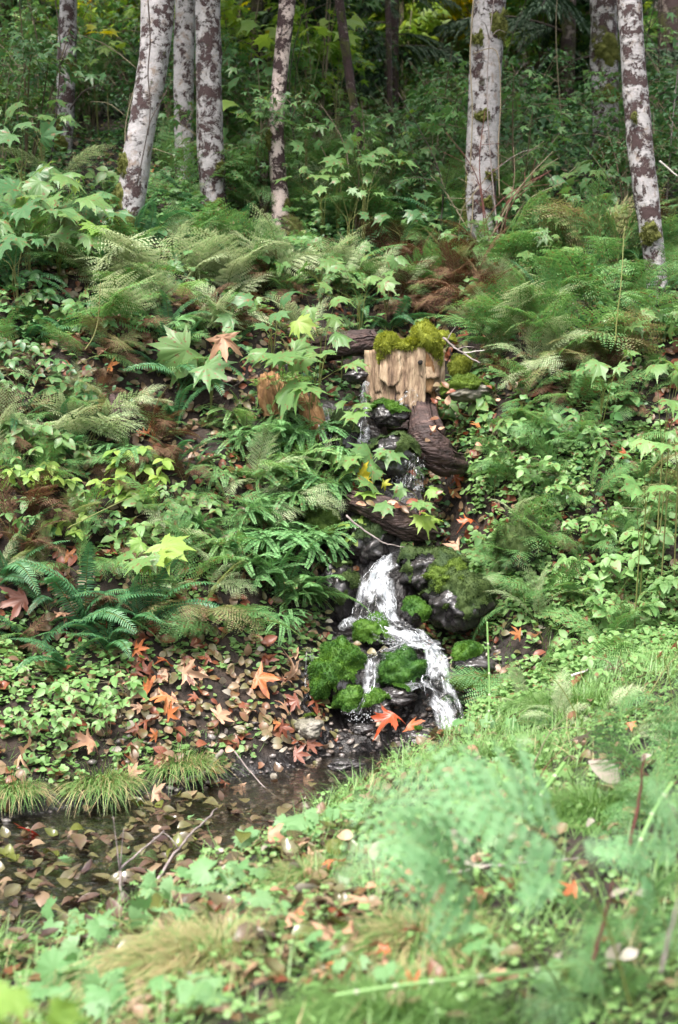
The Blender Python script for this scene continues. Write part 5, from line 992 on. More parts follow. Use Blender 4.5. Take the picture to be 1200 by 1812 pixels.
# ------------------------------------------------------------------ ferns
F_LIST = [  # kind, px, py of the crown (where the fronds leave the ground), size, fronds, colour, spread
    ('sword', 105, 600, 1.0, 7, 'sword'), ('sword', 50, 610, .9, 6, 'sword'), ('sword', 140, 560, .9, 5, 'sword'), ('sword', 40, 745, .8, 5, 'sword'), ('sword', 320, 690, .95, 8, 'sword'), ('sword', 280, 670, .7, 5, 'sword'), ('sword', 400, 640, .7, 4, 'sword'), ('sword', 690, 590, .8, 7, 'sword'), ('sword', 640, 560, .7, 5, 'sword'),
    ('sword', 150, 1110, 1.0, 11, 'sword'), ('sword', 190, 1160, .9, 9, 'sword'), ('sword', 60, 1160, .8, 7, 'sword'), ('sword', 260, 1110, .8, 7, 'sword'), ('sword', 10, 1040, .9, 7, 'sword'), ('sword', 120, 1190, .7, 6, 'sword'), ('sword', 300, 750, .6, 4, 'sword'), ('sword', 720, 440, .9, 8, 'sword'), ('sword', 650, 420, .9, 7, 'sword'),
    ('sword', 560, 400, .9, 7, 'sword'), ('sword', 900, 420, .9, 7, 'sword'), ('sword', 250, 440, .9, 7, 'sword'), ('sword', 30, 520, 1., 8, 'sword'), ('sword', 180, 520, .9, 6, 'sword'), ('sword', 60, 450, 1., 7, 'sword'), ('sword', 1040, 620, .8, 7, 'sword'), ('sword', 960, 560, .8, 6, 'sword'), ('sword', 840, 330, 1., 8, 'sword'),
    ('sword', 760, 400, .9, 7, 'sword'), ('sword', 960, 270, 1.1, 8, 'sword'), ('sword', 400, 440, .8, 6, 'sword'), ('sword', 1120, 480, 1., 8, 'sword'), ('sword', 690, 330, 1., 8, 'sword'), ('sword', 640, 610, .5, 4, 'sword'), ('sword', 1050, 200, 1.2, 7, 'sword'), ('sword', 700, 490, .8, 6, 'sword'),
    ('bracken', 165, 520, 1.05, 5, 'pale'), ('bracken', 250, 530, 1.1, 5, 'pale'), ('bracken', 340, 520, 1.0, 5, 'pale'), ('bracken', 420, 520, 1.0, 5, 'pale'), ('bracken', 90, 470, 1.1, 5, 'lady'), ('bracken', 480, 510, .9, 4, 'pale'), ('bracken', 300, 560, .7, 3, 'pale'), ('lady', 320, 620, .7, 4, 'yellow'), ('bracken', 190, 600, .9, 3, 'yellow'),
    ('lady', 200, 760, .9, 6, 'yellow'), ('lady', 230, 740, .7, 4, 'pale'), ('lady', 350, 1110, 1.0, 8, 'yellow'), ('lady', 330, 1060, .9, 6, 'lady'), ('lady', 390, 1130, .9, 6, 'yellow'), ('lady', 370, 1060, .7, 5, 'pale'), ('lady', 540, 410, .9, 6, 'lady'), ('lady', 460, 460, .9, 6, 'lady'), ('lady', 600, 400, .9, 6, 'pale'), ('lady', 430, 380, 1.1, 6, 'lady'),
    ('bracken', 500, 400, 1., 5, 'lady'), ('bracken', 620, 380, 1., 5, 'pale'), ('lady', 660, 510, .8, 6, 'pale'), ('lady', 620, 540, .8, 6, 'lady'), ('lady', 720, 540, .7, 5, 'pale'), ('lady', 530, 520, .8, 5, 'lady'), ('lady', 340, 370, 1.1, 6, 'lady'), ('lady', 220, 480, 1., 6, 'lady'),
    ('bracken', 900, 500, 1.0, 6, 'lady'), ('bracken', 970, 520, 1.0, 6, 'yellow'), ('bracken', 1040, 560, 1.1, 6, 'lady'), ('bracken', 930, 600, .9, 5, 'yellow'), ('bracken', 1000, 650, 1.0, 6, 'lady'), ('lady', 950, 670, .9, 6, 'pale'), ('bracken', 1090, 660, 1.0, 6, 'yellow'), ('lady', 880, 640, .8, 5, 'pale'), ('bracken', 1150, 620, .9, 5, 'lady'),
    ('lady', 1090, 500, 1.3, 7, 'lady'), ('bracken', 1050, 480, 1.1, 6, 'yellow'), ('lady', 1100, 560, 1.1, 6, 'yellow'), ('lady', 1010, 730, .9, 6, 'yellow'), ('lady', 930, 720, .8, 5, 'lady'), ('lady', 1060, 730, .9, 6, 'yellow'), ('lady', 980, 590, .9, 6, 'lady'), ('lady', 870, 560, .8, 5, 'yellow'), ('lady', 850, 660, .6, 4, 'pale'), ('lady', 1130, 720, .8, 5, 'lady'),
    ('lady', 940, 460, .9, 5, 'lady'), ('lady', 1000, 480, .9, 5, 'pale'), ('lady', 800, 500, .8, 5, 'yellow'), ('lady', 850, 470, .8, 5, 'lady'), ('lady', 740, 690, .45, 3, 'lady'), ('lady', 960, 800, .75, 5, 'lady'), ('lady', 925, 870, .85, 5, 'lady'), ('lady', 1010, 800, .6, 4, 'lady'), ('lady', 840, 590, .6, 4, 'pale'),
    ('lady', 900, 1030, .85, 5, 'lady'), ('lady', 880, 1050, .7, 3, 'pale'), ('lady', 950, 1110, .9, 4, 'pale'), ('lady', 930, 1080, .8, 4, 'lady'), ('lady', 900, 1230, .8, 5, 'lady'), ('lady', 960, 1220, .7, 4, 'lady'), ('lady', 1080, 1170, 1.0, 5, 'lady'), ('lady', 1040, 1200, .7, 4, 'lady'), ('lady', 860, 1260, .6, 4, 'lady'),
    ('lady', 480, 950, .9, 5, 'lady'), ('lady', 520, 930, .9, 4, 'pale'), ('lady', 540, 900, 1.0, 5, 'pale'), ('lady', 500, 880, .9, 5, 'herb'), ('lady', 560, 860, .8, 4, 'herb'), ('lady', 450, 870, .8, 4, 'pale'), ('lady', 520, 1040, .7, 4, 'herb'), ('lady', 430, 780, .7, 4, 'herb'), ('sword', 540, 1070, .8, 6, 'maiden'), ('sword', 500, 1080, .8, 6, 'maiden'), ('lady', 1180, 480, 1., 6, 'lady'), ('lady', 800, 430, .9, 5, 'lady'), ('bracken', 560, 350, 1., 5, 'lady'), ('bracken', 700, 350, 1., 5, 'lady'),
    ('lady', 700, 470, .8, 7, 'brown'), ('lady', 820, 560, .8, 7, 'brown'), ('lady', 780, 500, .9, 8, 'brown'), ('lady', 740, 560, .8, 7, 'brown'), ('lady', 860, 550, .8, 7, 'brown'), ('lady', 60, 940, .8, 7, 'brown'), ('lady', 740, 500, .8, 6, 'brown'), ('lady', 800, 530, .9, 7, 'brown'), ('lady', 840, 520, .9, 7, 'brown'), ('lady', 770, 560, .8, 6, 'brown'), ('lady', 270, 790, .7, 6, 'brown'), ('lady', 290, 830, .6, 6, 'brown'), ('lady', 400, 560, .7, 5, 'brown'), ('lady', 360, 560, .8, 5, 'brown'), ('lady', 20, 960, .9, 6, 'brown'), ('lady', 40, 1000, .8, 6, 'brown'),
    ('lady', 240, 610, .7, 5, 'brown'), ('lady', 420, 600, .7, 5, 'brown'), ('lady', 330, 860, .6, 5, 'brown'), ('lady', 860, 490, .9, 6, 'brown'), ('lady', 1000, 700, .8, 5, 'brown'), ('lady', 180, 640, .7, 5, 'brown'), ('lady', 1060, 680, .8, 5, 'brown'), ('lady', 910, 690, .7, 5, 'brown'), ('lady', 140, 500, .8, 5, 'brown'),
    ('lady', 1180, 1640, 0.51, 6, 'herb_front'), ('lady', 1120, 1700, 0.54, 6, 'herb_front'), ('lady', 1190, 1780, 0.51, 6, 'herb_front'), ('lady', 1060, 1790, 0.44, 5, 'herb_front'), ('lady', 1190, 1500, 0.59, 5, 'herb_front'), ('lady', 1150, 1430, 0.68, 5, 'herb_front')]
for kd, a, b, s, n, mt in F_LIST:
    p = g1(a, b); fern(kd, p, s*(1 if p[1] < 10 else p[1]/10)*random.uniform(.92, 1.08), n, mt, spread=2.0, tilt=random.uniform(-5, 12), lift=0)
for i in range(12):
    a = random.uniform(860, 1210); b = random.uniform(1200, 1420); fern('lady', g1(a, b), random.uniform(.35, .6), random.randint(3, 5), random.choice(['herb', 'herb_front', 'lady', 'pale']), spread=2.6, tilt=random.uniform(-10, 10))
for i in range(46):
    a = random.uniform(-40, 1240); b = random.uniform(300, 560); kd, mt = random.choice([('lady', 'lady'), ('lady', 'herb'), ('sword', 'lady'), ('bracken', 'lady'), ('lady', 'pale'), ('sword', 'sword')])
    F_P = g1(a, b); fern(kd, F_P, max(1, F_P[1]/10)*random.uniform(.7, 1.05), random.randint(4, 7), mt, spread=2.6, tilt=random.uniform(-15, 5))
for i in range(34):
    a = random.uniform(830, 1230); b = random.uniform(760, 1180); kd, mt = random.choice([('lady', 'lady'), ('lady', 'pale'), ('lady', 'herb_front'), ('lady', 'lady'), ('sword', 'lady'), ('lady', 'lady'), ('lady', 'yellow')])
    fern(kd, g1(a, b), random.uniform(.4, .8), random.randint(3, 6), mt, spread=2.4, tilt=random.uniform(-5, 20))
for i in range(40):
    a = random.uniform(-30, 420); b = random.uniform(560, 1180); kd, mt = random.choice([('lady', 'lady'), ('sword', 'sword'), ('sword', 'sword'), ('lady', 'pale'), ('lady', 'brown'), ('lady', 'brown'), ('lady', 'yellow'), ('maiden', 'maiden')])
    fern(kd, g1(a, b), random.uniform(.45, .85), random.randint(4, 7), mt, spread=2.4, tilt=random.uniform(-5, 20))
for i in range(95):
    a = random.uniform(-60, 1260); b = random.choice([random.uniform(380, 560), random.uniform(420, 700), random.uniform(520, 1000)])
    if 540 < a < 860 and b > 540 or (a < 620 and a > 380 and b > 720): continue
    kd, mt = random.choice([('lady', 'lady'), ('lady', 'pale'), ('sword', 'sword'), ('lady', 'yellow'), ('bracken', 'lady'), ('lady', 'lady'), ('lady', 'brown'), ('bracken', 'pale')])
    
    if 690 < a < 880 and 430 < b < 600: mt = 'brown'; kd = 'lady'
    F_LIST_P = g1(a, b); fern(kd, F_LIST_P, (1 if F_LIST_P[1] < 10 else F_LIST_P[1]/10)*random.uniform(.55, .95), random.randint(4, 7), mt, spread=2.2, tilt=random.uniform(-5, 15))
for a, b, s, n in [(405, 760, .9, 5), (470, 745, 1.1, 7), (520, 760, 1.15, 7), (560, 790, 1.0, 6), (440, 800, 1.0, 6), (500, 820, 1., 6), (600, 830, .9, 5), (540, 860, 1.1, 6), (580, 890, 1.0, 6), (480, 890, 1.1, 7), (430, 950, .9, 6), (530, 920, 1.2, 7), (470, 990, 1.0, 7), (520, 1020, 1.1, 7), (560, 980, 1.0, 6), (450, 1060, .9, 6), (520, 1090, 1.0, 7), (550, 1060, .9, 6), (400, 860, .8, 5), (390, 990, .7, 4), (490, 1110, .8, 5), (350, 970, .7, 4)]:
    p = g1(a, b); fern('maiden', p, s*random.uniform(.7, 1.05), n+1, random.choice(('maiden', 'maiden', 'herb', 'lady')), spread=1.7, tilt=random.uniform(-10, 30))
# large blurred bracken frond close to the camera, and its companion
def special_fern(label, base, fronds, mt, kind='bracken'):
    t = link('bracken_fern' if kind == 'bracken' else 'lady_fern', None, loc=base); tag(t, label, 'fern', 'bracken on the slope')
    for i, pts in enumerate(fronds):
        P = curve([np.asarray(q)-base for q in pts], 60); link('frond', frond(P, kind, 90+i, .7, up=(.1, -.62, .75), fat=.55, dense=1.35, tb=.46).mesh('frond', [M[mt], M['stem']]), t)
M['front'] = leaf_mat('front_fern_green', [(.09, .22, .09), (.14, .29, .13), (.21, .36, .18)], .55, .4, spec=.35)
bs = g1(1120, 1800); bs2 = g1(1010, 1790)
special_fern('big blurred pale green fern frond arching close over the near bank', bs, [[bs, at(1075, 1640, 2.9), at(1010, 1520, 2.8), at(900, 1440, 2.7), at(780, 1405, 2.65), at(640, 1420, 2.6)]], 'front')
special_fern('blurred pale fern frond low over the near bank, stalk pinkish brown', bs2, [[bs2, at(960, 1700, 2.9), at(860, 1600, 2.75), at(770, 1510, 2.65), at(690, 1490, 2.6), at(610, 1560, 2.55)]], 'front')
special_fern('blurred upright fern sprays at the edge of the near bank', g1(1190, 1740), [[g1(1190, 1740), at(1170, 1600, 3.0), at(1120, 1520, 2.9), at(1040, 1500, 2.9)], [g1(1190, 1740), at(1200, 1560, 3.1), at(1190, 1450, 3.1), at(1150, 1390, 3.1)]], 'front')

# ------------------------------------------------------------------ single fallen leaves
def leaf_on(p, s, kind, mt, name, label=None, group=None, cat='leaf', lift=.02, tilt=.3, auto=None, D=None, U=None):
    N_ = normal(np.asarray(p)); U = (N_+np.array([0, -.35, .1])+RNG.normal(0, tilt, 3)) if U is None else U; D = RNG.normal(0, 1, 3)*[1, .6, .3]+[0, -.3, 0] if D is None else D
    B = basis(np.array(D, float)[None], np.array(U, float)[None])[0]
    me = leafmesh('big', mt, random.randrange(5)) if kind == 'big' else litmesh(mt, random.randrange(6))
    o = link(name, me, loc=np.asarray(p)+N_*lift); o.rotation_euler = Matrix([list(B[0]), list(B[1]), list(B[2])]).to_euler(); o.scale = (s,)*3
    tag(o, label or auto, cat, group)
    if auto: AUTO.append((o, auto, np.asarray(p)))
    return o
def litmesh(mt, i):
    key = ('lit', mt, i)
    if key not in LM_: LM_[key] = recol(litter_shapes[i], mt, 'fallen_leaf')
    return LM_[key]
GL = 'fallen maple leaves'
for px, py, s, mt, lab in [(445, 1218, 56, 'orangeleaf', 'large orange brown maple leaf standing on edge on the bank beside the boulder trickle'), (508, 1208, 52, 'tanleaf', 'large tan maple leaf next to the boulder trickle'), (262, 1238, 60, 'orangeleaf', 'orange maple leaf in the thick of the litter below the sword ferns'),
    (292, 1252, 46, 'orangeleaf', 'folded orange leaf overlapping others below the sword ferns'), (318, 1207, 46, 'tanleaf', 'pale orange maple leaf above the folded orange leaf'), (290, 1283, 36, 'orangeleaf', 'small orange leaf lying below the folded one'), (376, 1288, 44, 'tanleaf', 'salmon maple leaf flat among round green leaves'), (235, 1225, 36, 'tanleaf', 'curled salmon leaf at the uphill end of the orange group'),
    (122, 1095, 34, 'tanleaf', 'tan maple leaf caught on the blue green sword fern'), (46, 1070, 62, 'rustleaf', 'dark rust maple leaf hanging at the mouth of the shady hollow'), (182, 640, 40, 'tanleaf', 'dry pinkish tan leaf high on the bank over a red one'),
    (186, 668, 34, 'orangeleaf', 'salmon red leaf tucked under the dry tan leaf'), (262, 770, 34, 'orangeleaf', 'orange leaf lying in red brown fern debris'), (868, 486, 26, 'orangeleaf', 'orange leaf caught in bramble stems at the foot of the broad trunk'), (862, 765, 24, 'orangeleaf', 'small orange leaf above the green ground cover near the curved rotten wood'),
    (818, 852, 36, 'redleaf', 'dark red maple leaf beside the curved rotten wood'), (812, 880, 28, 'orangeleaf', 'orange leaf hanging just under the dark red one'), (845, 930, 34, 'redleaf', 'rust red pointed maple leaf beside the rotten log'), (825, 975, 34, 'tanleaf', 'pale orange leaf with yellow edge above the dark boulder'), (160, 1328, 50, 'tanleaf', 'pale tan maple leaf on the grass tuft by the stream'),
    (38, 1352, 50, 'tanleaf', 'curled straw coloured leaf at the edge of the brown pool'), (58, 1502, 50, 'redleaf', 'wet red leaf lying among brown leaves in the stream'), (516, 1252, 34, 'rustleaf', 'dark wine red leaf by the foot of the boulder trickle'), (485, 1300, 30, 'rustleaf', 'glossy dark red leaf at the pool edge'), (500, 690, 22, 'tanleaf', 'small tan leaf behind the maidenhair ferns'),
    (595, 1560, 40, 'orangeleaf', 'orange brown leaf end among the grey litter of the near bank'), (1020, 1622, 46, 'orangeleaf', 'bright orange leaf under the blurred fern stalks'), (845, 1578, 44, 'whiteleaf', 'bleached oval leaf end beside a thin stick on the near bank'), (480, 1515, 46, 'tanleaf', 'tan leaf beside the scalloped herbs'), (530, 1450, 40, 'whiteleaf', 'curled pale leaf at the near edge of the stream'),
    (265, 1425, 36, 'tanleaf', 'upturned salmon leaf in the middle of the stream'), (1045, 1330, 46, 'whiteleaf', 'large bleached curled leaf on the green grass bank'), (712, 800, 26, 'orangeleaf', 'yellow and orange leaf hanging over the dark upper pool'), (640, 860, 40, 'yleaf', 'yellow and pink maple leaf tip hanging above the rotten log'), (668, 862, 20, 'yleaf', 'small clear yellow leaf on the rotten log'),
    (925, 1140, 26, 'orangeleaf', 'rusty curled leaf under the pale fern by the cascade'), (735, 912, 26, 'rustleaf', 'small rust leaf lying on the rotten log'), (196, 968, 26, 'orangeleaf', 'brown orange leaf in the ferns above the sword fern'), (1098, 812, 22, 'orangeleaf', 'small orange leaf in the green cover under the big lobed leaves'), (355, 1105, 34, 'tanleaf', 'pale upright leaf caught in the yellowing fern'),
    (690, 1730, 30, 'orangeleaf', 'small upright orange leaf tip by the horsetail stem'), (1120, 1310, 22, 'orangeleaf', 'small orange scrap in the grass near the red stem'), (262, 320, 24, 'orangeleaf', 'orange leaf on the shrubs beside the thick leaning trunk'), (760, 258, 22, 'orangeleaf', 'orange leaf far up the slope in the shrubs'), (950, 318, 18, 'orangeleaf', 'tiny orange leaf in shrubs beside the broad trunk')]:
    p = g1(px, py); leaf_on(p, s/ppm(p[1])*.82, 'big', mt, 'maple_leaf', lab, GL, lift=.07, U=normal(p)*.6+np.array([0, -.8, .4])+RNG.normal(0, .2, 3))
leaf_on(at(697, 1262, 7.70), 46/ppm(7.7), 'big', 'redleaf', 'maple_leaf', 'bright red orange maple leaf lying on the wet stone in the cascade', GL, lift=0, D=(-.5, -.5, -.35), U=(.1, -.75, .8))
leaf_on(at(722, 1282, 7.68), 32/ppm(7.7), 'big', 'orangeleaf', 'maple_leaf', 'orange leaf tucked under the bright red one on the wet stone', GL, lift=0, D=(.6, -.4, -.3), U=(0, -.8, .7))
leaf_on(at(392, 592, 9.1), 48/ppm(9.1), 'big', 'tanleaf', 'maple_leaf', 'dry pale tan maple leaf resting on the live lobed leaves', GL, lift=0, D=(.2, -.3, -1), U=(0, -1, .35))
p = g1(1100, 1410); leaf_on(p, .13, 'lit', 'whiteleaf', 'alder_leaf', 'long narrow bleached leaf leaning in the grass beside the red stem', 'fallen alder leaves', lift=.05, D=(-.7, .1, .5), U=(.3, -.8, .5))
for i in range(110):   # smaller maple leaves
    if i < 40: a, b = random.uniform(200, 560), random.uniform(1150, 1400)
    elif i < 64: a, b = random.uniform(0, 1200), random.uniform(520, 1000)
    else: a, b = random.uniform(250, 900), random.uniform(1440, 1780)
    p = g1(a, b); mt, w = random.choice([('tanleaf', 'small tan fallen maple leaf'), ('orangeleaf', 'small orange fallen maple leaf'), ('rustleaf', 'small dark rust fallen maple leaf'), ('tanleaf', 'small tan fallen maple leaf'), ('rustleaf', 'small dark rust fallen maple leaf')])
    leaf_on(p, random.uniform(.045, .09), 'big', mt, 'maple_leaf', None, GL, lift=.03, auto=w)
for i in range(150):   # the wet ones in the stream, one by one
    wm, ww_ = [('wetlitter', 'wet brown'), ('wetolive', 'wet olive green'), ('wettan', 'soaked tan'), ('wetlitter', 'wet brown')][i % 4]; o = link('alder_leaf', litmesh(wm, i % 6), loc=WL[i]+[0, 0, .01])
    Bm = basis(RNG.normal(0, 1, (1, 3))*[1, 1, .15], RNG.normal(0, .3, (1, 3))+[0, -.1, 1])[0]; o.rotation_euler = Matrix([list(q) for q in Bm]).to_euler(); o.scale = (random.uniform(.06, .115),)*3
    qq = pix(WL[i]); zz = 'by the slanting twig in the stream' if qq[0] > 240 and qq[1] > 1460 else 'under the far tussocks of the stream' if qq[1] < 1460 else 'beside the brown pool near the photo edge'; tag(o, ww_+' oval leaf drifted '+zz, 'leaf', ww_+' leaves drifted '+zz)
for i in range(110):
    a, b = (random.uniform(210, 600), random.uniform(1150, 1400)) if i < 80 else (random.uniform(800, 960), random.uniform(1110, 1260)); p = g1(a, b); mt = random.choice(['litter', 'litter', 'whiteleaf', 'litter'])
    w = 'on the litter of the far bank above the stream' if i < 80 else 'heaped on the stones beside the cascade'
    leaf_on(p, random.uniform(.04, .08), 'lit', mt, 'alder_leaf', ('bleached pale' if mt == 'whiteleaf' else 'grey brown')+' oval leaf '+w, 'oval leaves '+w, lift=.025)
for i in range(70):
    a, b = random.uniform(380, 1180), random.uniform(1330, 1760); p = g1(a, b); mt, w = random.choice([('tanleaf', 'dry tan'), ('whiteleaf', 'bleached'), ('litter', 'grey brown')])
    leaf_on(p, random.uniform(.04, .085), 'lit', mt, 'alder_leaf', w+' oval leaf lying in the grass of the near bank', w+' oval leaves in the near grass', lift=.05, tilt=.5)
for i in range(26):
    a, b, yy = random.choice([(random.uniform(620, 780), random.uniform(868, 915), 8.7), (random.uniform(735, 850), random.uniform(720, 800), 9.15), (random.uniform(760, 880), random.uniform(660, 720), 9.5)]); p = g1(a, b); mt, w = random.choice([('tanleaf', 'dry tan'), ('litter', 'grey brown'), ('rustleaf', 'rust brown')])
    leaf_on(at(a, b, min(yy, p[1]-.03)), random.uniform(.045, .09), 'lit', mt, 'alder_leaf', w+' oval leaf lying on or around the rotten logs of the cascade', w+' oval leaves around the rotten logs', lift=0, U=(random.uniform(-.4, .4), -.7, .9))
for a, b in [(590, 1100), (600, 1062), (575, 1085), (560, 1100), (690, 1150), (700, 1160), (680, 1142), (640, 1140), (650, 1152), (705, 1222), (716, 1236), (690, 1245), (730, 1290), (745, 1300), (660, 1300), (640, 1295), (710, 1310), (690, 1320), (665, 1285)]:
    p = g1(a, b); q = at(a, b, p[1]-.12); leaf_on(q, random.uniform(.05, .085), 'lit', random.choice(['litter', 'whiteleaf', 'wetlitter']), 'alder_leaf', 'fallen oval leaf caught on the wet stones of the cascade', 'oval leaves caught in the cascade', lift=0, U=(random.uniform(-.4, .4), -.8, .9))

# ------------------------------------------------------------------ sticks and stems
def stick(label, pts, r, mt, name='fallen_stick', cat='stick', lift=.03, group=None, side=()):
    P = []
    for q in pts: P.append(at(q[0], q[1], q[2]) if len(q) == 3 else g1(*q)+[0, -.02, lift])
    C = curve(P, 8*len(P)); o = C[0].copy(); g = Geo(); jit = np.cumsum(RNG.normal(0, r*.25, C.shape), 0); jit -= np.linspace(0, 1, len(C))[:, None]*jit[-1]; C = C+jit
    tube(g, C-o, np.linspace(r, r*.45, len(C)), 6, .5, rough=.3)
    for (t, dx, dz, l) in side:
        s = C[int(t*(len(C)-1))]-o; e = s+np.array([dx, 0, dz])*l; tube(g, curve([s, (s+e)/2+[0, 0, .01], e], 6), np.linspace(r*.5, r*.2, 6), 4)
    return tag(link(name, g.mesh(name, M[mt], True), loc=o), label, cat, group)
stick('bleached branch lying beside the stump, forked at its far end', [(785, 598, 10.0), (812, 618, 9.9), (850, 642, 9.8)], .009, 'twig', side=[(.5, .8, .1, .15), (.2, .5, .8, .12)])
stick('thin straight twig lying level behind the stump', [(820, 624, 9.95), (858, 620, 9.9)], .006, 'whitetwig')
stick('pale root curving under the rotten log above the main fall', [(614, 912, 8.62), (645, 940, 8.55), (680, 962, 8.52), (716, 968, 8.55)], .007, 'twig')
stick('long slanting pink grey twig over the stream, thick end low', [(232, 1640, 5.3), (290, 1545, 5.45), (350, 1470, 5.6), (385, 1430, 5.9)], .008, 'twig', side=[(.5, -.6, .7, .1)])
stick('upright forked pinkish twig beside the slanting one', [(214, 1640, 5.2), (215, 1560, 5.25), (222, 1530, 5.3), (290, 1470, 5.5)], .007, 'twig', side=[(.5, -.1, 1, .22), (.6, .1, 1, .16)])
stick('thin red brown stem standing just right of the forked twig', [(272, 1560, 5.3), (278, 1500, 5.3)], .004, 'redtwig') if False else None
stick('grey stick sloping from the bank into the stream', [(395, 1345), (360, 1380), (330, 1400)], .012, 'twig', lift=.05)
stick('thin pale twig bridging from the tussock to the near leaves', [(415, 1350), (460, 1410), (530, 1455)], .005, 'twig', lift=.06)
stick('thick grey stick on the near bank below the blond tussock', [(230, 1700), (280, 1720), (355, 1765)], .010, 'twig', lift=.05)
stick('purple grey stick passing behind the blurred fern', [(790, 1580), (900, 1562), (1022, 1554)], .005, 'twig', lift=.06)
stick('dark red upright stem with a broken top beside the bleached leaf', [(1110, 1512, 3.9), (1130, 1420, 3.9), (1140, 1335, 3.9)], .006, 'redtwig', name='red_stem', cat='stem', side=[(.6, .1, .8, .05)])
stick('blurred red brown stem rising through the ferns below the broken one', [(1045, 1720, 3.0), (1070, 1620, 3.0), (1085, 1560, 3.0)], .005, 'redtwig', name='red_stem', cat='stem')
stick('blurred pinkish stem cut off by the edge of the photo', [(1170, 1720, 2.6), (1190, 1640, 2.6), (1200, 1590, 2.6)], .004, 'twig', name='red_stem', cat='stem')
stick('brown twig arching over litter above the curved rotten wood', [(835, 770), (845, 700), (880, 670)], .005, 'darktwig', lift=.06)
stick('thin brown stick lying in the leaf litter under the sword ferns', [(360, 730), (430, 690), (470, 668)], .006, 'darktwig', lift=.06)
stick('slender yellow green stem leaning across the pale bracken', [(120, 935, 8.0), (180, 905, 8.0), (245, 875, 8.1)], .004, 'stem', name='green_stem', cat='stem')
stick('curved green yellow fern stalk under the pale bracken', [(150, 620, 9.2), (172, 575, 9.2), (178, 500, 9.2)], .005, 'stem', name='green_stem', cat='stem')
stick('pale spotted upright stem in front of the curving trunk', [(1088, 605, 9.2), (1096, 520, 9.2), (1106, 400, 9.3)], .005, 'stem', name='green_stem', cat='stem')
stick('white twig lying on the grassy bank below the ground cover', [(1012, 1196, 7.1), (1040, 1184, 7.1)], .008, 'whitetwig')
stick('pale dead twig sticking out at the edge of the upper slope', [(1168, 285, 11.6), (1200, 312, 11.5)], .009, 'whitetwig')
for i, (a, b) in enumerate([(845, 430), (830, 420), (855, 440), (870, 430), (820, 440), (880, 420), (860, 425), (840, 450), (875, 445), (850, 415), (890, 440), (810, 430)]):
    p = g1(a, b+30); e = p+np.array([random.uniform(-.45, .75), random.uniform(-.2, .2), random.uniform(.5, 1.3)]); g = Geo(); c = curve([p*0, (e-p)*.5+[random.uniform(-.1, .1), 0, .12], e-p], 14); tube(g, c, np.linspace(.007, .0025, 14), 5, .5)
    for _ in range(3): s = c[random.randrange(5, 13)]; q = s+np.array([random.uniform(-.25, .25), random.uniform(-.1, .1), random.uniform(0, .2)]); tube(g, curve([s, (s+q)/2, q], 5), .0022, 4, .5)
    tag(link('bramble_cane', g.mesh('bramble_cane', M['cane' if i % 2 else 'redtwig'], True), loc=p), 'bare '+('grey brown' if i % 2 else 'red brown')+' cane in the bundle at the foot of the broad trunk', 'cane', 'bare '+('grey brown' if i % 2 else 'red brown')+' canes at the foot of the broad trunk')
for i in range(14):   # thin bare saplings and dead stems through the undergrowth
    a = random.choice([random.uniform(20, 200), random.uniform(240, 640), random.uniform(640, 1180)]); y = random.uniform(11.5, 16); x = at(a, 300, y)[0]; z = float(H(x, y)); h = random.uniform(.8, 3.2); g = Geo()
    c = curve([[0, 0, 0], [random.uniform(-.2, .2), 0, h*.5], [random.uniform(-.35, .35), random.uniform(-.2, .2), h]], 16); tube(g, c, np.linspace(.008, .002, 16), 5, .5)
    for _ in range(5): s = c[random.randrange(4, 15)]; q = s+np.array([random.uniform(-.5, .5), random.uniform(-.2, .2), random.uniform(-.1, .35)]); tube(g, curve([s, (s+q)/2+[0, 0, .05], q], 6), np.linspace(.005, .0015, 6), 4, .5)
    mt, w = random.choice([('cane', 'bare pale sapling stem'), ('darktwig', 'bare dark sapling stem'), ('twig', 'bare grey sapling stem')]); o = link('bare_sapling', g.mesh('bare_sapling', M[mt], True), loc=(x, y, z-.02)); tag(o, w, 'sapling', 'bare saplings in the undergrowth'); AUTO.append((o, w, np.array([x, y, z+h*.5])))
# horsetail
def horsetail(label, pts, r, nodes):
    P = np.array([at(*q) for q in pts]); C = curve(P, 40); o = C[0].copy(); t = link('horsetail', None, loc=o); tag(t, label, 'horsetail', 'horsetail stems on the near bank'); g = Geo(); tube(g, C-o, r, 8, .5); link('stem', g.mesh('stem', M['horsetail'], True), t)
    for k in range(1, nodes+1):
        i = int(k/(nodes+1)*39); g = Geo(); d = C[min(i+1, 39)]-C[i]; d /= np.linalg.norm(d); tube(g, [C[i]-o-d*.005, C[i]-o, C[i]-o+d*.005], [r*1.08, r*1.25, r*1.05], 8, .5); link('joint', g.mesh('joint', M['node'], True), t)
horsetail('long pale green jointed horsetail lying across the near bank', [(590, 1762, 2.95), (700, 1745, 2.95), (850, 1728, 2.95), (1050, 1704, 2.95)], .0048, 5)
horsetail('short jointed horsetail leaning up behind the blurred fern', [(930, 1440, 4.4), (970, 1390, 4.5), (998, 1350, 4.6)], .007, 2)
horsetail('leaning jointed horsetail crossing behind the dark red stem', [(1120, 1520, 3.8), (1155, 1440, 3.9), (1190, 1385, 4.0)], .006, 3)
horsetail('thin upright green horsetail in front of the cascade bank', [(865, 1275, 6.4), (866, 1210, 6.45), (862, 1100, 6.5)], .0045, 4)

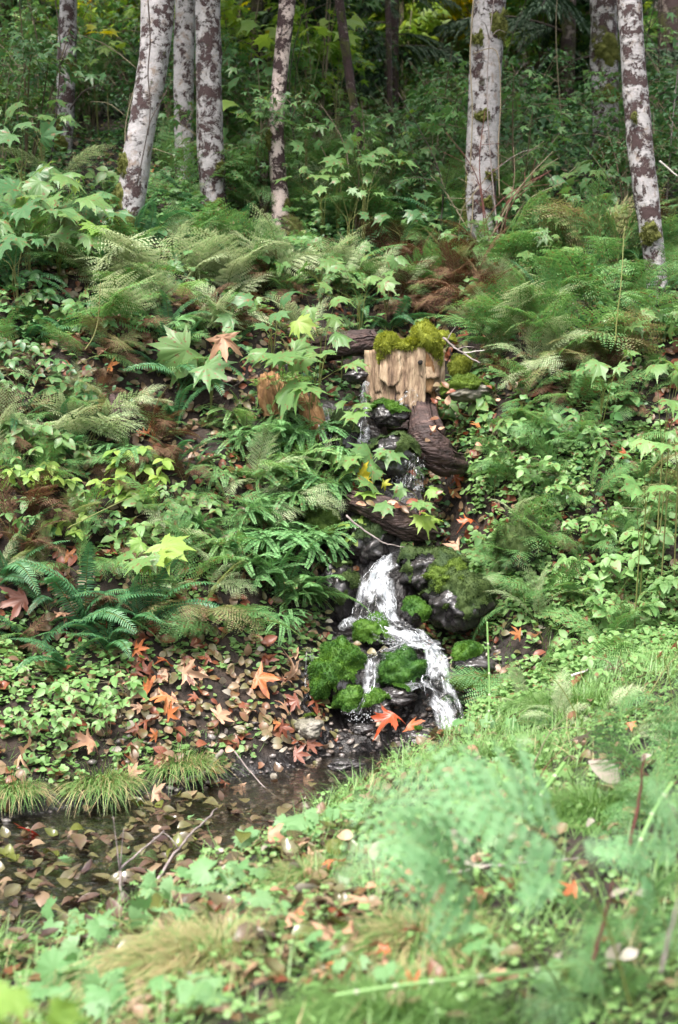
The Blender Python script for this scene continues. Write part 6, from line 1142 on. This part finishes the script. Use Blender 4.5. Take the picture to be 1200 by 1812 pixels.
# ------------------------------------------------------------------ one label for one thing
LMK = [('the main white fall', 665, 1050), ('the mossy stump', 725, 640), ('the dark rotten log', 690, 915), ('the bright mossy boulder', 600, 1190), ('the leaning trunk foot', 215, 420), ('the broad trunk foot', 852, 390), ('the curving trunk foot', 1165, 540),
       ('the slender reddish trunk', 490, 250), ('the blotched upright trunk', 375, 250), ('the trunk with moss collars', 1072, 200), ('the pale bracken band', 330, 470), ('the caught tan leaf', 392, 592), ('the blue green sword fern clump', 150, 1110), ('the dark hollow by the rust leaf', 45, 1010), ('the orange leaf in fern debris', 262, 770),
       ('the large red maple leaf', 702, 1282), ('the brown pool', 80, 1440), ('the blond tussock', 420, 1690), ('the big blurred fern', 790, 1450), ('the broken red stem', 1140, 1380), ('the horsetail joints', 800, 1735), ('the curved rotten wood', 770, 790), ('the dark mossy boulder', 806, 1066), ('the large bleached leaf', 1045, 1330),
       ('the maidenhair slope', 500, 880), ('the slim dark footed trunk', 110, 200), ('the creeping ground cover', 1080, 950), ('the big edge leaves', 1160, 740), ('the slanting stream twig', 300, 1540), ('the paired orange bank leaves', 470, 1215), ('the dim corner trunk', 1185, 130), ('the top of the broad trunk', 866, 30), ('the top of the leaning trunk', 280, 20), ('the yellow glow between trunks', 740, 120), ('the yellowing fern slope', 1000, 620), ('the yellowing bank fern', 350, 1090)]
ORD = ['', 'second', 'third', 'fourth', 'fifth', 'sixth', 'seventh', 'eighth', 'ninth', 'tenth']+['%dth' % i if i % 10 not in (1, 2, 3) or i in (11, 12, 13) else '%d%s' % (i, {1: 'st', 2: 'nd', 3: 'rd'}[i % 10]) for i in range(11, 80)]
byp = {}
for o, ph, ref in AUTO: byp.setdefault(ph, []).append((o, pix(np.asarray(ref, float))))
for ph, lst in byp.items():
    Q = np.array([q for _, q in lst]); LL = np.array([[a, b] for _, a, b in LMK]); D_ = np.linalg.norm(Q[:, None]-LL[None], axis=2); rk = D_.argsort(0).argsort(0)
    sc_ = rk*60+D_; used = set()
    for i in range(len(lst)):
        j = int(sc_[i].argmin()); r_ = int(rk[i, j]); lst[i][0]['label'] = ph+(', the one beside ' if r_ == 0 else ', %s out from ' % ORD[r_])+LMK[j][0]
#--END-E--
